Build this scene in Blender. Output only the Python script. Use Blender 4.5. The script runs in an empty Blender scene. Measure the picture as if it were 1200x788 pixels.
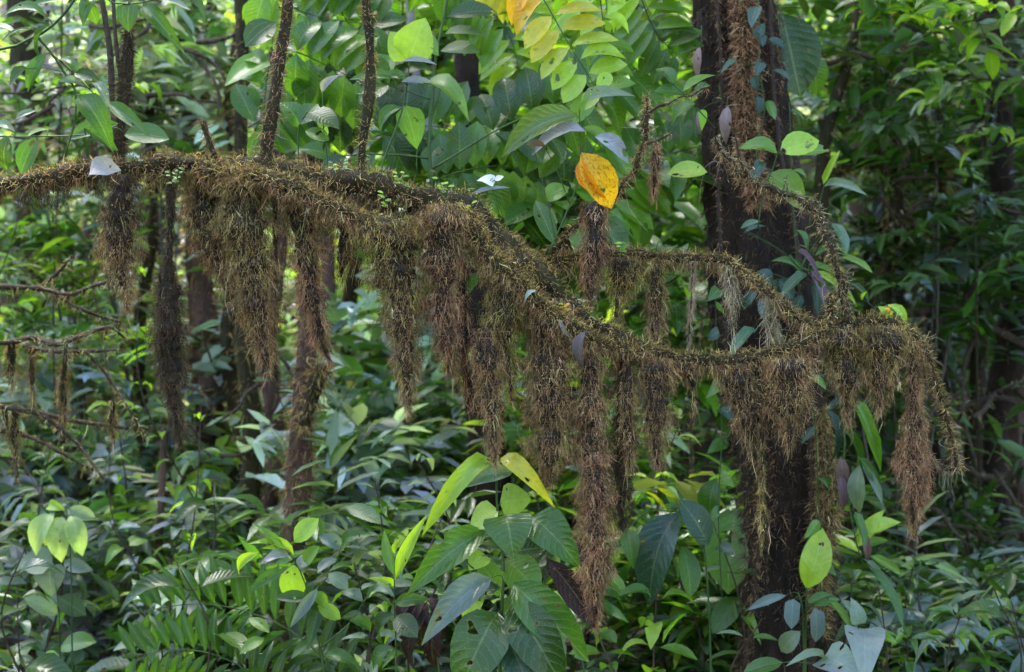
import bpy, math, random
import numpy as np
from mathutils import Vector, Matrix
random.seed(11)
rng = np.random.default_rng(11)
S = bpy.context.scene
COL = S.collection
R = math.radians
CAMZ = 1.7
KX = 36.0 / 50.0 / 1200.0            # metres per photo pixel at one metre

# ------------------------------------------------------------ camera, sky, sun
cam = bpy.data.cameras.new("camera"); camo = bpy.data.objects.new("camera", cam); COL.objects.link(camo)
camo.location = (0, 0, CAMZ); camo.rotation_euler = (R(90), 0, 0)
cam.lens = 50; cam.sensor_width = 36; cam.clip_start = 0.05; cam.clip_end = 2000
cam.dof.use_dof = True; cam.dof.focus_distance = 4.0; cam.dof.aperture_fstop = 3.0
S.camera = camo
SUN_EL, SUN_AZ = 68, -30          # sun high, beyond the branch and a little right
w = bpy.data.worlds.new("World"); S.world = w; w.use_nodes = True
nt = w.node_tree; nt.nodes.clear()
wo = nt.nodes.new("ShaderNodeOutputWorld"); bg = nt.nodes.new("ShaderNodeBackground")
sky = nt.nodes.new("ShaderNodeTexSky"); sky.sky_type = 'NISHITA'; sky.sun_disc = False
sky.sun_elevation = R(SUN_EL); sky.sun_rotation = R(SUN_AZ)
sky.air_density = 1.0; sky.dust_density = 1.5; sky.ozone_density = .9
bg.inputs[1].default_value = 0.15
nt.links.new(sky.outputs[0], bg.inputs[0]); nt.links.new(bg.outputs[0], wo.inputs[0])
sl = bpy.data.lights.new("sun", 'SUN'); sl.energy = 1.45; sl.angle = R(10); sl.color = (1.0, 0.98, 0.95)
so = bpy.data.objects.new("sun", sl); COL.objects.link(so)
sd = Vector((math.sin(R(SUN_AZ)) * math.cos(R(SUN_EL)), math.cos(R(SUN_AZ)) * math.cos(R(SUN_EL)), math.sin(R(SUN_EL))))
so.rotation_euler = sd.to_track_quat('Z', 'Y').to_euler(); so.location = (2, 6, 9)
S.view_settings.view_transform = 'Standard'; S.view_settings.look = 'None'
S.view_settings.exposure = 3.3; S.view_settings.gamma = 1
S.render.engine = 'CYCLES'
S.cycles.use_denoising = True
S.cycles.max_bounces = 6; S.cycles.diffuse_bounces = 3; S.cycles.glossy_bounces = 2
S.cycles.transmission_bounces = 3; S.cycles.transparent_max_bounces = 4; S.cycles.volume_bounces = 0
S.cycles.caustics_reflective = False; S.cycles.caustics_refractive = False

# ------------------------------------------------------------ small helpers
def P(x, y, Y):
    return Vector(((x - 600) * KX * Y, Y, CAMZ - (y - 394) * KX * Y))
def tag(o, label=None, cat=None, group=None, kind=None):
    if label: o['label'] = label
    if cat: o['category'] = cat
    if group: o['group'] = group
    if kind: o['kind'] = kind
    return o
def empty(name, loc, label=None, cat=None, group=None):
    o = bpy.data.objects.new(name, None); COL.objects.link(o); o.location = loc
    o.empty_display_size = 0.05
    return tag(o, label, cat, group)
def jit(c, a=0.15):
    f = 1 + random.uniform(-a, a)
    return (c[0] * f * (1 + random.uniform(-a, a) * .6), c[1] * f, c[2] * f * (1 + random.uniform(-a, a) * .6), 1)

class MB:
    """collects vertices and faces with numpy, builds ONE mesh object"""
    def __init__(s): s.v = []; s.q = []; s.t = []; s.c = []; s.uv = []; s.n = 0
    def add(s, v, quads=None, tris=None, col=None, uv=None):
        v = np.asarray(v, float).reshape(-1, 3); s.v.append(v)
        if quads is not None and len(quads): s.q.append(np.asarray(quads).reshape(-1, 4) + s.n)
        if tris is not None and len(tris): s.t.append(np.asarray(tris).reshape(-1, 3) + s.n)
        if col is None: col = (0.2, 0.2, 0.2)
        col = np.asarray(col, float)
        if col.ndim == 1: col = np.tile(col[:3], (len(v), 1))
        s.c.append(col[:, :3])
        s.uv.append(np.zeros((len(v), 2)) if uv is None else np.asarray(uv, float).reshape(-1, 2))
        s.n += len(v)
    def mesh(s, name, mat, smooth=True, origin=(0, 0, 0)):
        v = np.concatenate(s.v) - np.asarray(origin)
        q = np.concatenate(s.q) if s.q else np.zeros((0, 4), int)
        t = np.concatenate(s.t) if s.t else np.zeros((0, 3), int)
        me = bpy.data.meshes.new(name)
        me.vertices.add(len(v)); me.vertices.foreach_set("co", v.astype(np.float32).ravel())
        li = np.concatenate([q.ravel(), t.ravel()]).astype(np.int32)
        me.loops.add(len(li)); me.loops.foreach_set("vertex_index", li)
        ls = np.concatenate([np.arange(len(q)) * 4, len(q) * 4 + np.arange(len(t)) * 3]).astype(np.int32)
        me.polygons.add(len(ls)); me.polygons.foreach_set("loop_start", ls)
        me.polygons.foreach_set("use_smooth", np.full(len(ls), smooth))
        me.update(calc_edges=True)
        c = np.concatenate(s.c); c4 = np.ones((len(c), 4), np.float32); c4[:, :3] = c
        a = me.attributes.new("Col", 'FLOAT_COLOR', 'POINT'); a.data.foreach_set("color", c4.ravel())
        uvl = me.uv_layers.new(name="UV"); uv = np.concatenate(s.uv)[li]
        uvl.data.foreach_set("uv", uv.astype(np.float32).ravel())
        me.materials.append(mat)
        return me
    def build(s, name, mat, parent=None, kind=None, smooth=True):
        org = np.array(parent.location) if parent is not None else np.zeros(3)
        o = bpy.data.objects.new(name, s.mesh(name, mat, smooth, org)); COL.objects.link(o)
        if parent is not None: o.parent = parent
        if kind: o['kind'] = kind
        return o

def smooth_path(pts, step=0.02):
    """Catmull-Rom through the points (columns beyond xyz, such as the radius, ride along)"""
    p = np.array([list(a) for a in pts], float)
    p = np.vstack([2 * p[0] - p[1], p, 2 * p[-1] - p[-2]])
    out = []
    for i in range(1, len(p) - 2):
        n = max(2, int(np.linalg.norm(p[i + 1, :3] - p[i, :3]) / step))
        t = np.linspace(0, 1, n, endpoint=False)[:, None]
        a, b, c, d = p[i - 1], p[i], p[i + 1], p[i + 2]
        out.append(.5 * ((2 * b) + (-a + c) * t + (2 * a - 5 * b + 4 * c - d) * t ** 2 + (-a + 3 * b - 3 * c + d) * t ** 3))
    out.append(p[-2][None, :])
    return np.vstack(out)
def frames(path):
    d = np.gradient(path[:, :3], axis=0); d /= np.linalg.norm(d, axis=1)[:, None] + 1e-9
    ref = np.array([0.13, 1.0, 0.21]); ref /= np.linalg.norm(ref)
    u = np.cross(d, ref); u /= np.linalg.norm(u, axis=1)[:, None] + 1e-9
    return d, u, np.cross(u, d)
def tube(mb, path, rad, sides=8, col=(.05, .03, .02), rough=0.0, freq=3):
    n = len(path); d, u, v = frames(path)
    rad = np.broadcast_to(np.asarray(rad, float), (n,))
    a = np.linspace(0, 2 * np.pi, sides, endpoint=False)
    rr = rad[:, None] * np.ones((1, sides))
    if rough:
        ph = rng.uniform(0, 6.28, 4); k = np.arange(n)[:, None] / max(n, 1)
        L = np.linalg.norm(np.diff(path[:, :3], axis=0), axis=1).sum() / max(rad.mean(), 1e-4)
        s_ = k * L / freq
        rr = rr * (1 + rough * (np.sin(2 * a[None] + s_ + ph[0]) * .4 + np.sin(3 * a[None] - 1.7 * s_ + ph[1]) * .35
                   + np.sin(5 * a[None] + .6 * s_ + ph[2]) * .3) + rough * rng.normal(0, .35, (n, sides)))
    V = path[:, None, :3] + rr[..., None] * (np.cos(a)[None, :, None] * u[:, None] + np.sin(a)[None, :, None] * v[:, None])
    i = np.arange(n - 1)[:, None] * sides; j = np.arange(sides)[None]; j2 = (j + 1) % sides
    Q = np.stack([i + j, i + j2, i + sides + j2, i + sides + j], -1).reshape(-1, 4)
    uv = np.stack(np.broadcast_arrays(j / sides, np.arange(n)[:, None] / n), -1).reshape(-1, 2)
    V = V.reshape(-1, 3); c0 = len(V)
    V = np.vstack([V, path[0, :3], path[-1, :3]]); uv = np.vstack([uv, [[0, 0], [0, 1]]])
    T = [(c0, (k + 1) % sides, k) for k in range(sides)] + [(c0 + 1, (n - 1) * sides + k, (n - 1) * sides + (k + 1) % sides) for k in range(sides)]
    mb.add(V, Q, T, col, uv)
def unit(a): return a / (np.linalg.norm(a, axis=-1, keepdims=True) + 1e-9)
def fibres(mb, p0, d, L, wd, col, segs=4, curl=1.0, droop=0.6, helix=0.0):
    """thin curled moss fibres, one tapering ribbon each"""
    n = len(p0)
    if n == 0: return
    L = np.broadcast_to(np.asarray(L, float), (n,)); wd = np.broadcast_to(np.asarray(wd, float), (n,))
    d = unit(d); c1 = unit(rng.normal(size=(n, 3))); c2 = unit(rng.normal(size=(n, 3)))
    side = unit(np.cross(d, rng.normal(size=(n, 3))))
    V = np.zeros((n, segs + 1, 2, 3))
    ph = rng.uniform(0, 6.28, n)
    for k in range(segs + 1):
        s = k / segs
        q = p0 + d * (L * s)[:, None] + c1 * (L * curl * .45 * s * s)[:, None] + c2 * (L * curl * .26 * np.sin(s * 7 + ph) * s)[:, None]
        q[:, 2] -= L * droop * s * s * .6
        ww = (wd * (1 - .75 * s ** 2) * .5)[:, None]
        V[:, k, 0] = q - side * ww; V[:, k, 1] = q + side * ww
    b = (np.arange(n) * (segs + 1) * 2)[:, None]; k = np.arange(segs)[None] * 2
    Q = np.stack([b + k, b + k + 1, b + k + 3, b + k + 2], -1).reshape(-1, 4)
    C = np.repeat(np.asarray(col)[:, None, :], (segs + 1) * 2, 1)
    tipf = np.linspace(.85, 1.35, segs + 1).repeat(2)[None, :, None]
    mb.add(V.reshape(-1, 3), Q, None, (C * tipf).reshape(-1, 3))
def palette(n, cols, wts=None, var=.25):
    cols = np.array(cols, float); wts = None if wts is None else np.array(wts) / sum(wts)
    c = cols[rng.choice(len(cols), n, p=wts)]
    return np.clip(c * (1 + rng.normal(0, var, (n, 1))) * (1 + rng.normal(0, .08, (n, 3))), .003, .9)

# ------------------------------------------------------------ materials
def new_mat(name):
    m = bpy.data.materials.new(name); m.use_nodes = True; nt = m.node_tree; nt.nodes.clear()
    return m, nt, nt.nodes.new("ShaderNodeOutputMaterial")
def N(nt, t, **kw):
    n = nt.nodes.new(t)
    for k, v in kw.items(): setattr(n, k, v)
    return n
def M_(nt, op, a, b=None, c=None):
    n = nt.nodes.new("ShaderNodeMath"); n.operation = op
    for i, x in enumerate((a, b, c)):
        if x is None: continue
        if isinstance(x, (int, float)): n.inputs[i].default_value = x
        else: nt.links.new(x, n.inputs[i])
    return n.outputs[0]
def mixc(nt, f, a, b, mode='MIX'):
    n = N(nt, "ShaderNodeMix", data_type='RGBA', blend_type=mode)
    for s, x in ((0, f), (6, a), (7, b)):
        if isinstance(x, (int, float)): n.inputs[s].default_value = x
        elif isinstance(x, tuple): n.inputs[s].default_value = x if len(x) == 4 else (*x, 1)
        else: nt.links.new(x, n.inputs[s])
    return n.outputs[2]
def leaf_material(name, veins='pinnate', rough=.28, trans=.45, coat=.0, spots=.0, from_object=True, holes=0.0, spec=.45, sscale=60):
    m, nt, out = new_mat(name); L = nt.links
    if from_object:
        oi = N(nt, "ShaderNodeObjectInfo"); base = oi.outputs['Color']
    else:
        at = N(nt, "ShaderNodeAttribute", attribute_name="Col"); base = at.outputs['Color']
    uv = N(nt, "ShaderNodeUVMap"); sp = N(nt, "ShaderNodeSeparateXYZ"); L.new(uv.outputs[0], sp.inputs[0])
    au = M_(nt, 'ABSOLUTE', sp.outputs[0]); vv = sp.outputs[1]
    mid = M_(nt, 'LESS_THAN', au, .045)
    tc = N(nt, "ShaderNodeTexCoord"); no = N(nt, "ShaderNodeTexNoise"); no.inputs['Scale'].default_value = 28; no.inputs['Detail'].default_value = 4
    L.new(tc.outputs['Object'], no.inputs['Vector'])
    if veins == 'pinnate':
        ph = M_(nt, 'MULTIPLY', M_(nt, 'SUBTRACT', vv, M_(nt, 'MULTIPLY', M_(nt, 'POWER', au, 1.3), .2)), 11 * 6.283)
        sv = M_(nt, 'SINE', ph); line = M_(nt, 'POWER', M_(nt, 'MAXIMUM', sv, 0.0), 12.0); quilt = M_(nt, 'MULTIPLY', sv, -.25)
    else:   # curved lengthwise veins with fine cross ribs
        a1 = M_(nt, 'LESS_THAN', M_(nt, 'ABSOLUTE', M_(nt, 'SUBTRACT', au, .48)), .03)
        ph = M_(nt, 'MULTIPLY', vv, 30 * 6.283)
        sv = M_(nt, 'SINE', ph); line = M_(nt, 'MAXIMUM', a1, M_(nt, 'MULTIPLY', M_(nt, 'POWER', M_(nt, 'MAXIMUM', sv, 0.0), 6.0), .4)); quilt = M_(nt, 'MULTIPLY', sv, -.35)
    vein = M_(nt, 'MAXIMUM', M_(nt, 'MULTIPLY', mid, 1.0), M_(nt, 'MULTIPLY', line, .55))
    c = mixc(nt, M_(nt, 'MULTIPLY', vein, .22), base, mixc(nt, .5, base, (.55, .62, .3)))
    big = N(nt, "ShaderNodeTexNoise"); big.inputs['Scale'].default_value = 7; L.new(tc.outputs['Object'], big.inputs['Vector'])
    c = mixc(nt, .55, c, mixc(nt, big.outputs[0], (.55, .55, .6), (1.4, 1.35, 1.2)), 'MULTIPLY')
    if spots:
        th = .70 if sscale > 20 else .58
        v2 = N(nt, "ShaderNodeTexNoise"); v2.inputs['Scale'].default_value = sscale; v2.inputs['Detail'].default_value = 2
        L.new(tc.outputs['Object'], v2.inputs['Vector'])
        c = mixc(nt, M_(nt, 'MULTIPLY', M_(nt, 'GREATER_THAN', v2.outputs[0], th), spots), c, (.10, .055, .015))
        c = mixc(nt, M_(nt, 'MULTIPLY', M_(nt, 'LESS_THAN', v2.outputs[0], .32), spots * .7), c, (.45, .5, .12))
    b = N(nt, "ShaderNodeBump"); b.inputs['Strength'].default_value = .35; b.inputs['Distance'].default_value = .003
    L.new(M_(nt, 'ADD', M_(nt, 'ADD', quilt, M_(nt, 'MULTIPLY', vein, -.8)), M_(nt, 'MULTIPLY', no.outputs[0], .8)), b.inputs['Height'])
    pr = N(nt, "ShaderNodeBsdfPrincipled"); pr.inputs['Roughness'].default_value = rough
    pr.inputs['Specular IOR Level'].default_value = spec
    L.new(c, pr.inputs['Base Color']); L.new(b.outputs[0], pr.inputs['Normal'])
    tr = N(nt, "ShaderNodeBsdfTranslucent")
    L.new(mixc(nt, 1.0, c, (2.45, 2.6, .9), 'MULTIPLY'), tr.inputs['Color'])
    mx = N(nt, "ShaderNodeMixShader"); mx.inputs[0].default_value = trans
    L.new(pr.outputs[0], mx.inputs[1]); L.new(tr.outputs[0], mx.inputs[2]); res = mx.outputs[0]
    if holes:
        hn = N(nt, "ShaderNodeTexNoise"); hn.inputs['Scale'].default_value = 4.5; hn.inputs['Detail'].default_value = 1.5
        va = N(nt, "ShaderNodeVectorMath", operation='MULTIPLY_ADD'); va.inputs[1].default_value = (1, .45, 1)
        cb = N(nt, "ShaderNodeCombineXYZ"); rm = M_(nt, 'MULTIPLY', oi.outputs['Random'], 60.0)
        for k in range(3): L.new(rm, cb.inputs[k])
        L.new(tc.outputs['Object'], va.inputs[0]); L.new(cb.outputs[0], va.inputs[2]); L.new(va.outputs[0], hn.inputs['Vector'])
        hm = M_(nt, 'GREATER_THAN', hn.outputs[0], holes); tb_ = N(nt, "ShaderNodeBsdfTransparent"); m2 = N(nt, "ShaderNodeMixShader")
        L.new(hm, m2.inputs[0]); L.new(res, m2.inputs[1]); L.new(tb_.outputs[0], m2.inputs[2]); res = m2.outputs[0]
        rim = M_(nt, 'GREATER_THAN', hn.outputs[0], holes - .025)
        src = pr.inputs['Base Color'].links[0].from_socket
        L.new(mixc(nt, M_(nt, 'MULTIPLY', rim, .8), src, (.16, .10, .03)), pr.inputs['Base Color'])
    L.new(res, out.inputs[0])
    return m
def fibre_material(name, trans=.25):
    m, nt, out = new_mat(name); L = nt.links
    at = N(nt, "ShaderNodeAttribute", attribute_name="Col")
    pr = N(nt, "ShaderNodeBsdfPrincipled"); pr.inputs['Roughness'].default_value = .75; pr.inputs['Specular IOR Level'].default_value = .25
    L.new(at.outputs['Color'], pr.inputs['Base Color'])
    tr = N(nt, "ShaderNodeBsdfTranslucent"); L.new(mixc(nt, 1., at.outputs['Color'], (1.6, 1.5, 1.2), 'MULTIPLY'), tr.inputs['Color'])
    mx = N(nt, "ShaderNodeMixShader"); mx.inputs[0].default_value = trans
    L.new(pr.outputs[0], mx.inputs[1]); L.new(tr.outputs[0], mx.inputs[2]); L.new(mx.outputs[0], out.inputs[0])
    return m
def bark_material(name, ca, cb, scale=18, bump=.8, stretch=.35, rough=.85):
    m, nt, out = new_mat(name); L = nt.links
    tc = N(nt, "ShaderNodeTexCoord"); mp = N(nt, "ShaderNodeMapping"); mp.inputs['Scale'].default_value = (1, 1, stretch)
    L.new(tc.outputs['Object'], mp.inputs[0])
    n1 = N(nt, "ShaderNodeTexNoise"); n1.inputs['Scale'].default_value = scale; n1.inputs['Detail'].default_value = 8; n1.inputs['Roughness'].default_value = .65
    n2 = N(nt, "ShaderNodeTexNoise"); n2.inputs['Scale'].default_value = scale * .22; n2.inputs['Detail'].default_value = 3
    L.new(mp.outputs[0], n1.inputs['Vector']); L.new(mp.outputs[0], n2.inputs['Vector'])
    r = N(nt, "ShaderNodeValToRGB"); r.color_ramp.elements[0].position = .35; r.color_ramp.elements[1].position = .68
    r.color_ramp.elements[0].color = (*ca, 1); r.color_ramp.elements[1].color = (*cb, 1)
    L.new(M_(nt, 'ADD', M_(nt, 'MULTIPLY', n1.outputs[0], .6), M_(nt, 'MULTIPLY', n2.outputs[0], .4)), r.inputs[0])
    b = N(nt, "ShaderNodeBump"); b.inputs['Strength'].default_value = bump; b.inputs['Distance'].default_value = .02
    L.new(n1.outputs[0], b.inputs['Height'])
    pr = N(nt, "ShaderNodeBsdfPrincipled"); pr.inputs['Roughness'].default_value = rough; pr.inputs['Specular IOR Level'].default_value = .15
    L.new(r.outputs[0], pr.inputs['Base Color']); L.new(b.outputs[0], pr.inputs['Normal']); L.new(pr.outputs[0], out.inputs[0])
    return m
LM = leaf_material("leaf_pinnate_veins", spots=.55, holes=.70)
LC = leaf_material("leaf_curved_veins", veins='curved', spots=.7, holes=.69)
LY = leaf_material("yellowing_leaf", rough=.5, trans=.4, spots=.5, holes=.73, sscale=16, spec=.2)
LG = leaf_material("leaf_glossy", rough=.24, trans=.25, spec=.45)
LS = leaf_material("foliage_mass", rough=.30, trans=.36, from_object=False, spec=.6)
LD = leaf_material("dead_leaf", rough=.55, trans=.12, spots=.6, holes=.68, spec=.15)
FM = fibre_material("moss_fibre", .22)
BARK = bark_material("wet_dark_bark", (.005, .0035, .0025), (.045, .027, .017))
BARKM = bark_material("mossy_bark", (.014, .011, .005), (.06, .045, .018), scale=30)
BARKR = bark_material("reddish_bark", (.03, .016, .012), (.17, .095, .07), scale=14)
BARKP = bark_material("pale_lichen_bark", (.09, .07, .07), (.36, .31, .31), scale=10, bump=.4)
TWIG = bark_material("twig_bark", (.03, .02, .014), (.11, .075, .05), scale=60, stretch=.5)
GSTEM = bark_material("green_stem", (.02, .04, .01), (.07, .12, .03), scale=50, bump=.2, rough=.5)
SOIL = bark_material("forest_floor", (.006, .004, .003), (.03, .02, .012), scale=6, stretch=1)

# ------------------------------------------------------------ leaf shapes (x = length 0..1, y = half width, z = bend)
def leaf_arrays(shape, nx=7, droop=.18, fold=.12, wave=0.0):
    xs = np.linspace(0, 1, nx)
    if shape == 'lance': wf = np.sin(np.pi * xs ** .85) ** .9
    elif shape == 'ellip': wf = np.sin(np.pi * xs) ** .65
    elif shape == 'ovate': wf = np.sin(np.pi * xs ** .62) ** .75
    elif shape == 'obov': wf = np.sin(np.pi * xs ** 1.35) ** .75
    elif shape == 'strap': wf = np.clip(np.minimum(xs * 6, (1 - xs) * 3.2), 0, 1) ** .7
    elif shape == 'heart': wf = np.sin(np.pi * (xs * .93 + .07) ** .5) ** .8
    wf = np.maximum(wf, .02); wf[-1] = .0
    us = np.array([-1, -.5, 0, .5, 1.])
    V = []; UV = []
    for i, x in enumerate(xs):
        z = droop * (.25 - (x - .5) ** 2) * 2 - droop * x * x
        for u in us:
            zz = z + fold * wf[i] * abs(u) ** 1.3 * .5 + wave * math.sin(x * 17 + u * 2) * abs(u)
            xo = -.06 * (1 - abs(u)) if (shape == 'heart' and i == 0) else 0
            V.append((x + xo + (-.05 * abs(u) if shape == 'heart' and i < 2 else 0), u * .5 * wf[i], zz)); UV.append((u, x))
    Q = []
    for i in range(nx - 1):
        for j in range(4):
            a = i * 5 + j; Q.append((a, a + 1, a + 6, a + 5))
    return np.array(V), np.array(Q), np.array(UV)
LEAFA = {}; LEAFM = {}
for sh in ('lance', 'ellip', 'ovate', 'obov', 'strap', 'heart'):
    for va, (dr, fo, wa) in enumerate([(.10, .15, .004), (.32, .22, .012), (.65, .10, .01)]):
        LEAFA[sh, va] = leaf_arrays(sh, 7, dr, fo, wa)
def leaf_mesh(sh, va, mat):
    k = (sh, va, mat.name)
    if k not in LEAFM:
        mb = MB(); V, Q, UV = LEAFA[sh, va]; mb.add(V, Q, None, (.1, .3, .05), UV); LEAFM[k] = mb.mesh("leaf", mat)
    return LEAFM[k]
# cheap leaf for masses: folded, 4 quads
def cheap_leaf(kind):
    if kind == 'lance': xs, ws = [0, .3, .65, 1], [.04, .46, .4, .01]
    elif kind == 'round': xs, ws = [0, .22, .65, 1], [.1, .8, .85, .05]
    else: xs, ws = [0, .3, .7, 1], [.05, .62, .55, .02]
    V = []; UV = []
    for x, w_ in zip(xs, ws):
        for u in (-1, 0, 1):
            V.append((x, u * w_ * .5, -.22 * x * x + .10 * abs(u) * w_ + .05)); UV.append((u, x))
    Q = [(i * 3 + j, i * 3 + j + 1, i * 3 + j + 4, i * 3 + j + 3) for i in range(3) for j in range(2)]
    return np.array(V), np.array(Q), np.array(UV)
CH = {k: cheap_leaf(k) for k in ('lance', 'round', 'ellip')}
def scatter(mb, kind, pos, axis, nrm, L, W, col):
    V, Q, UV = CH[kind] if isinstance(kind, str) else kind
    n = len(pos)
    if n == 0: return
    X = unit(axis); Y = unit(np.cross(nrm, X)); Z = np.cross(X, Y)
    L = np.broadcast_to(L, (n,)); W = np.broadcast_to(W, (n,))
    q = pos[:, None] + V[None, :, 0, None] * (X * L[:, None])[:, None] + V[None, :, 1, None] * (Y * W[:, None])[:, None] + V[None, :, 2, None] * (Z * L[:, None])[:, None]
    m = len(V); QQ = (Q[None] + (np.arange(n) * m)[:, None, None]).reshape(-1, 4)
    mb.add(q.reshape(-1, 3), QQ, None, np.repeat(col, m, 0), np.tile(UV, (n, 1)))
def sprays(mb, tw, centres, size, kinds, cols, wts, leaf=(.06, .11), nper=8, wr=.42, up=.5, var=.3, twig_r=.002):
    """little leafy twigs: an axis with alternate leaves, many at once"""
    n = len(centres); ax = rng.normal(size=(n, 3)); ax[:, 2] = np.abs(ax[:, 2]) * .5 + up * rng.uniform(-.3, 1, n); ax = unit(ax)
    cc = palette(n, cols, wts, .18)
    side = unit(np.cross(ax, np.array([0, 0, 1.]) + rng.normal(0, .2, (n, 3))))
    size = np.broadcast_to(size, (n,))
    for k in range(nper):
        t = (k + .5) / nper
        p = centres + ax * (size * (t - .5))[:, None]
        s_ = (1 if k % 2 else -1)
        a = side * s_ * (1.1 - .6 * t) + ax * (.35 + .7 * t) + rng.normal(0, .28, (n, 3)); a[:, 2] -= .25
        nr = np.array([0, 0, 1.]) + rng.normal(0, .38, (n, 3))
        L = rng.uniform(*leaf, n)
        col = np.clip(cc * (1 + rng.normal(0, var, (n, 1))), .003, .8)
        scatter(mb, kinds[k % len(kinds)], p, a, nr, L, L * wr * rng.uniform(.8, 1.25, n), col)
    if tw is not None:
        a = centres - ax * (size * .6)[:, None]; b = centres + ax * (size * .5)[:, None]
        s2 = unit(np.cross(ax, rng.normal(size=(n, 3)))) * twig_r
        V = np.stack([a - s2, a + s2, b + s2 * .5, b - s2 * .5], 1).reshape(-1, 3)
        s3 = np.cross(ax, s2); V2 = np.stack([a - s3, a + s3, b + s3 * .5, b - s3 * .5], 1).reshape(-1, 3)
        Q = np.arange(n * 4).reshape(-1, 4)
        tw.add(V, Q, None, (.06, .045, .025)); tw.add(V2, Q, None, (.06, .045, .025))

# leaf colours; the blue-greys partly hold sky reflection as colour
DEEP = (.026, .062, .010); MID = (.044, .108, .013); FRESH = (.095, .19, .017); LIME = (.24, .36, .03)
YEL = (.42, .36, .03); ORG = (.60, .33, .02); BLUE = (.11, .15, .15); GLAU = (.14, .19, .13); GREY = (.22, .22, .26)
TEAL = (.022, .055, .038); PALE = (.24, .32, .14); PURP = (.035, .015, .02); BROWN = (.12, .06, .03); OLIVE = (.07, .11, .02)
SHN = {'l': 'lance', 'e': 'ellip', 'o': 'ovate', 'b': 'obov', 's': 'strap', 'h': 'heart'}
TOCAM = Vector((0, -1, 0)); UPV = Vector((0, 0, 1))
def put_leaf(root, sh, a, b, width, color, mat=None, roll=0.0, var=0, name='leaf', face=.8):
    a = Vector(a); b = Vector(b); X = (b - a); L = X.length; X.normalize()
    nr = (TOCAM * face + UPV * (1.0 - face * .4)); nr = nr - X * nr.dot(X)
    if nr.length < .05: nr = UPV - X * UPV.dot(X)
    nr.normalize(); nr = Matrix.Rotation(roll, 3, X) @ nr
    Y = nr.cross(X)
    o = bpy.data.objects.new(name, leaf_mesh(SHN.get(sh, sh), var, mat or LM)); COL.objects.link(o); o.parent = root
    m = Matrix.Identity(4)
    for i in range(3):
        m[i][0] = X[i] * L; m[i][1] = Y[i] * width; m[i][2] = nr[i] * L
    m.translation = a - root.location
    o.matrix_basis = m; o.color = jit(color, .12)
    return o
def stem_mesh(root, lines, mat=GSTEM, name='stem', rough=.08, sides=5, extra=None):
    """lines: list of (list of points, r0, r1) in world space -> one part"""
    mb = MB()
    for pts, r0, r1 in lines:
        pp = smooth_path(pts, .03); t = np.linspace(0, 1, len(pp))
        tube(mb, pp, r0 + (r1 - r0) * t, sides, rough=rough)
    return mb.build(name, mat, root)
def nearest(pts, q):
    best = None
    for p in pts:
        d = (Vector(p[:3]) - q).length + max(0, (p[2] - q.z)) * .6
        if best is None or d < best[0]: best = (d, Vector(p[:3]))
    return best[1]
def hero(name, label, cat, Y, stems, leaves, mat=GSTEM, lmat=None, r=.004, group=None, petr=.0014):
    """a plant with hand placed leaves. stems: [(pixel points (x,y[,dY]), r0, r1)], leaves: (shape,x0,y0,x1,y1,w,color[,dY0,dY1,roll,var])"""
    L0 = []
    for pts, a, b in stems: L0.append(([P(p[0], p[1], Y + (p[2] if len(p) > 2 else 0)) for p in pts], a, b))
    low = min((p for l in L0 for p in l[0]), key=lambda p: p.z)
    root = empty(name, low, label, cat, group)
    allp = []
    for pts, a, b in L0: allp += [tuple(p) for p in smooth_path(pts, .02)]
    pets = []
    for lf in leaves:
        sh, x0, y0, x1, y1, wd, col = lf[:7]; dy0 = lf[7] if len(lf) > 7 else random.uniform(-.05, .05)
        dy1 = lf[8] if len(lf) > 8 else dy0 + random.uniform(-.09, .06)
        roll = lf[9] if len(lf) > 9 else random.uniform(-.35, .35); va = lf[10] if len(lf) > 10 else random.choice((0, 0, 1))
        a = P(x0, y0, Y + dy0); b = P(x1, y1, Y + dy1)
        m = lf[11] if len(lf) > 11 else (lmat or LM)
        put_leaf(root, sh, a, b, wd * KX * Y * 1.12, col, m, roll, va)
        s_ = nearest(allp, a)
        if (s_ - a).length > .004:
            mid = (s_ + a) / 2 + Vector((0, 0, .006)); pets.append(([s_, mid, a + (b - a) * .04], petr, petr * .7))
    stem_mesh(root, L0 + pets, mat)
    return root
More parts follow.
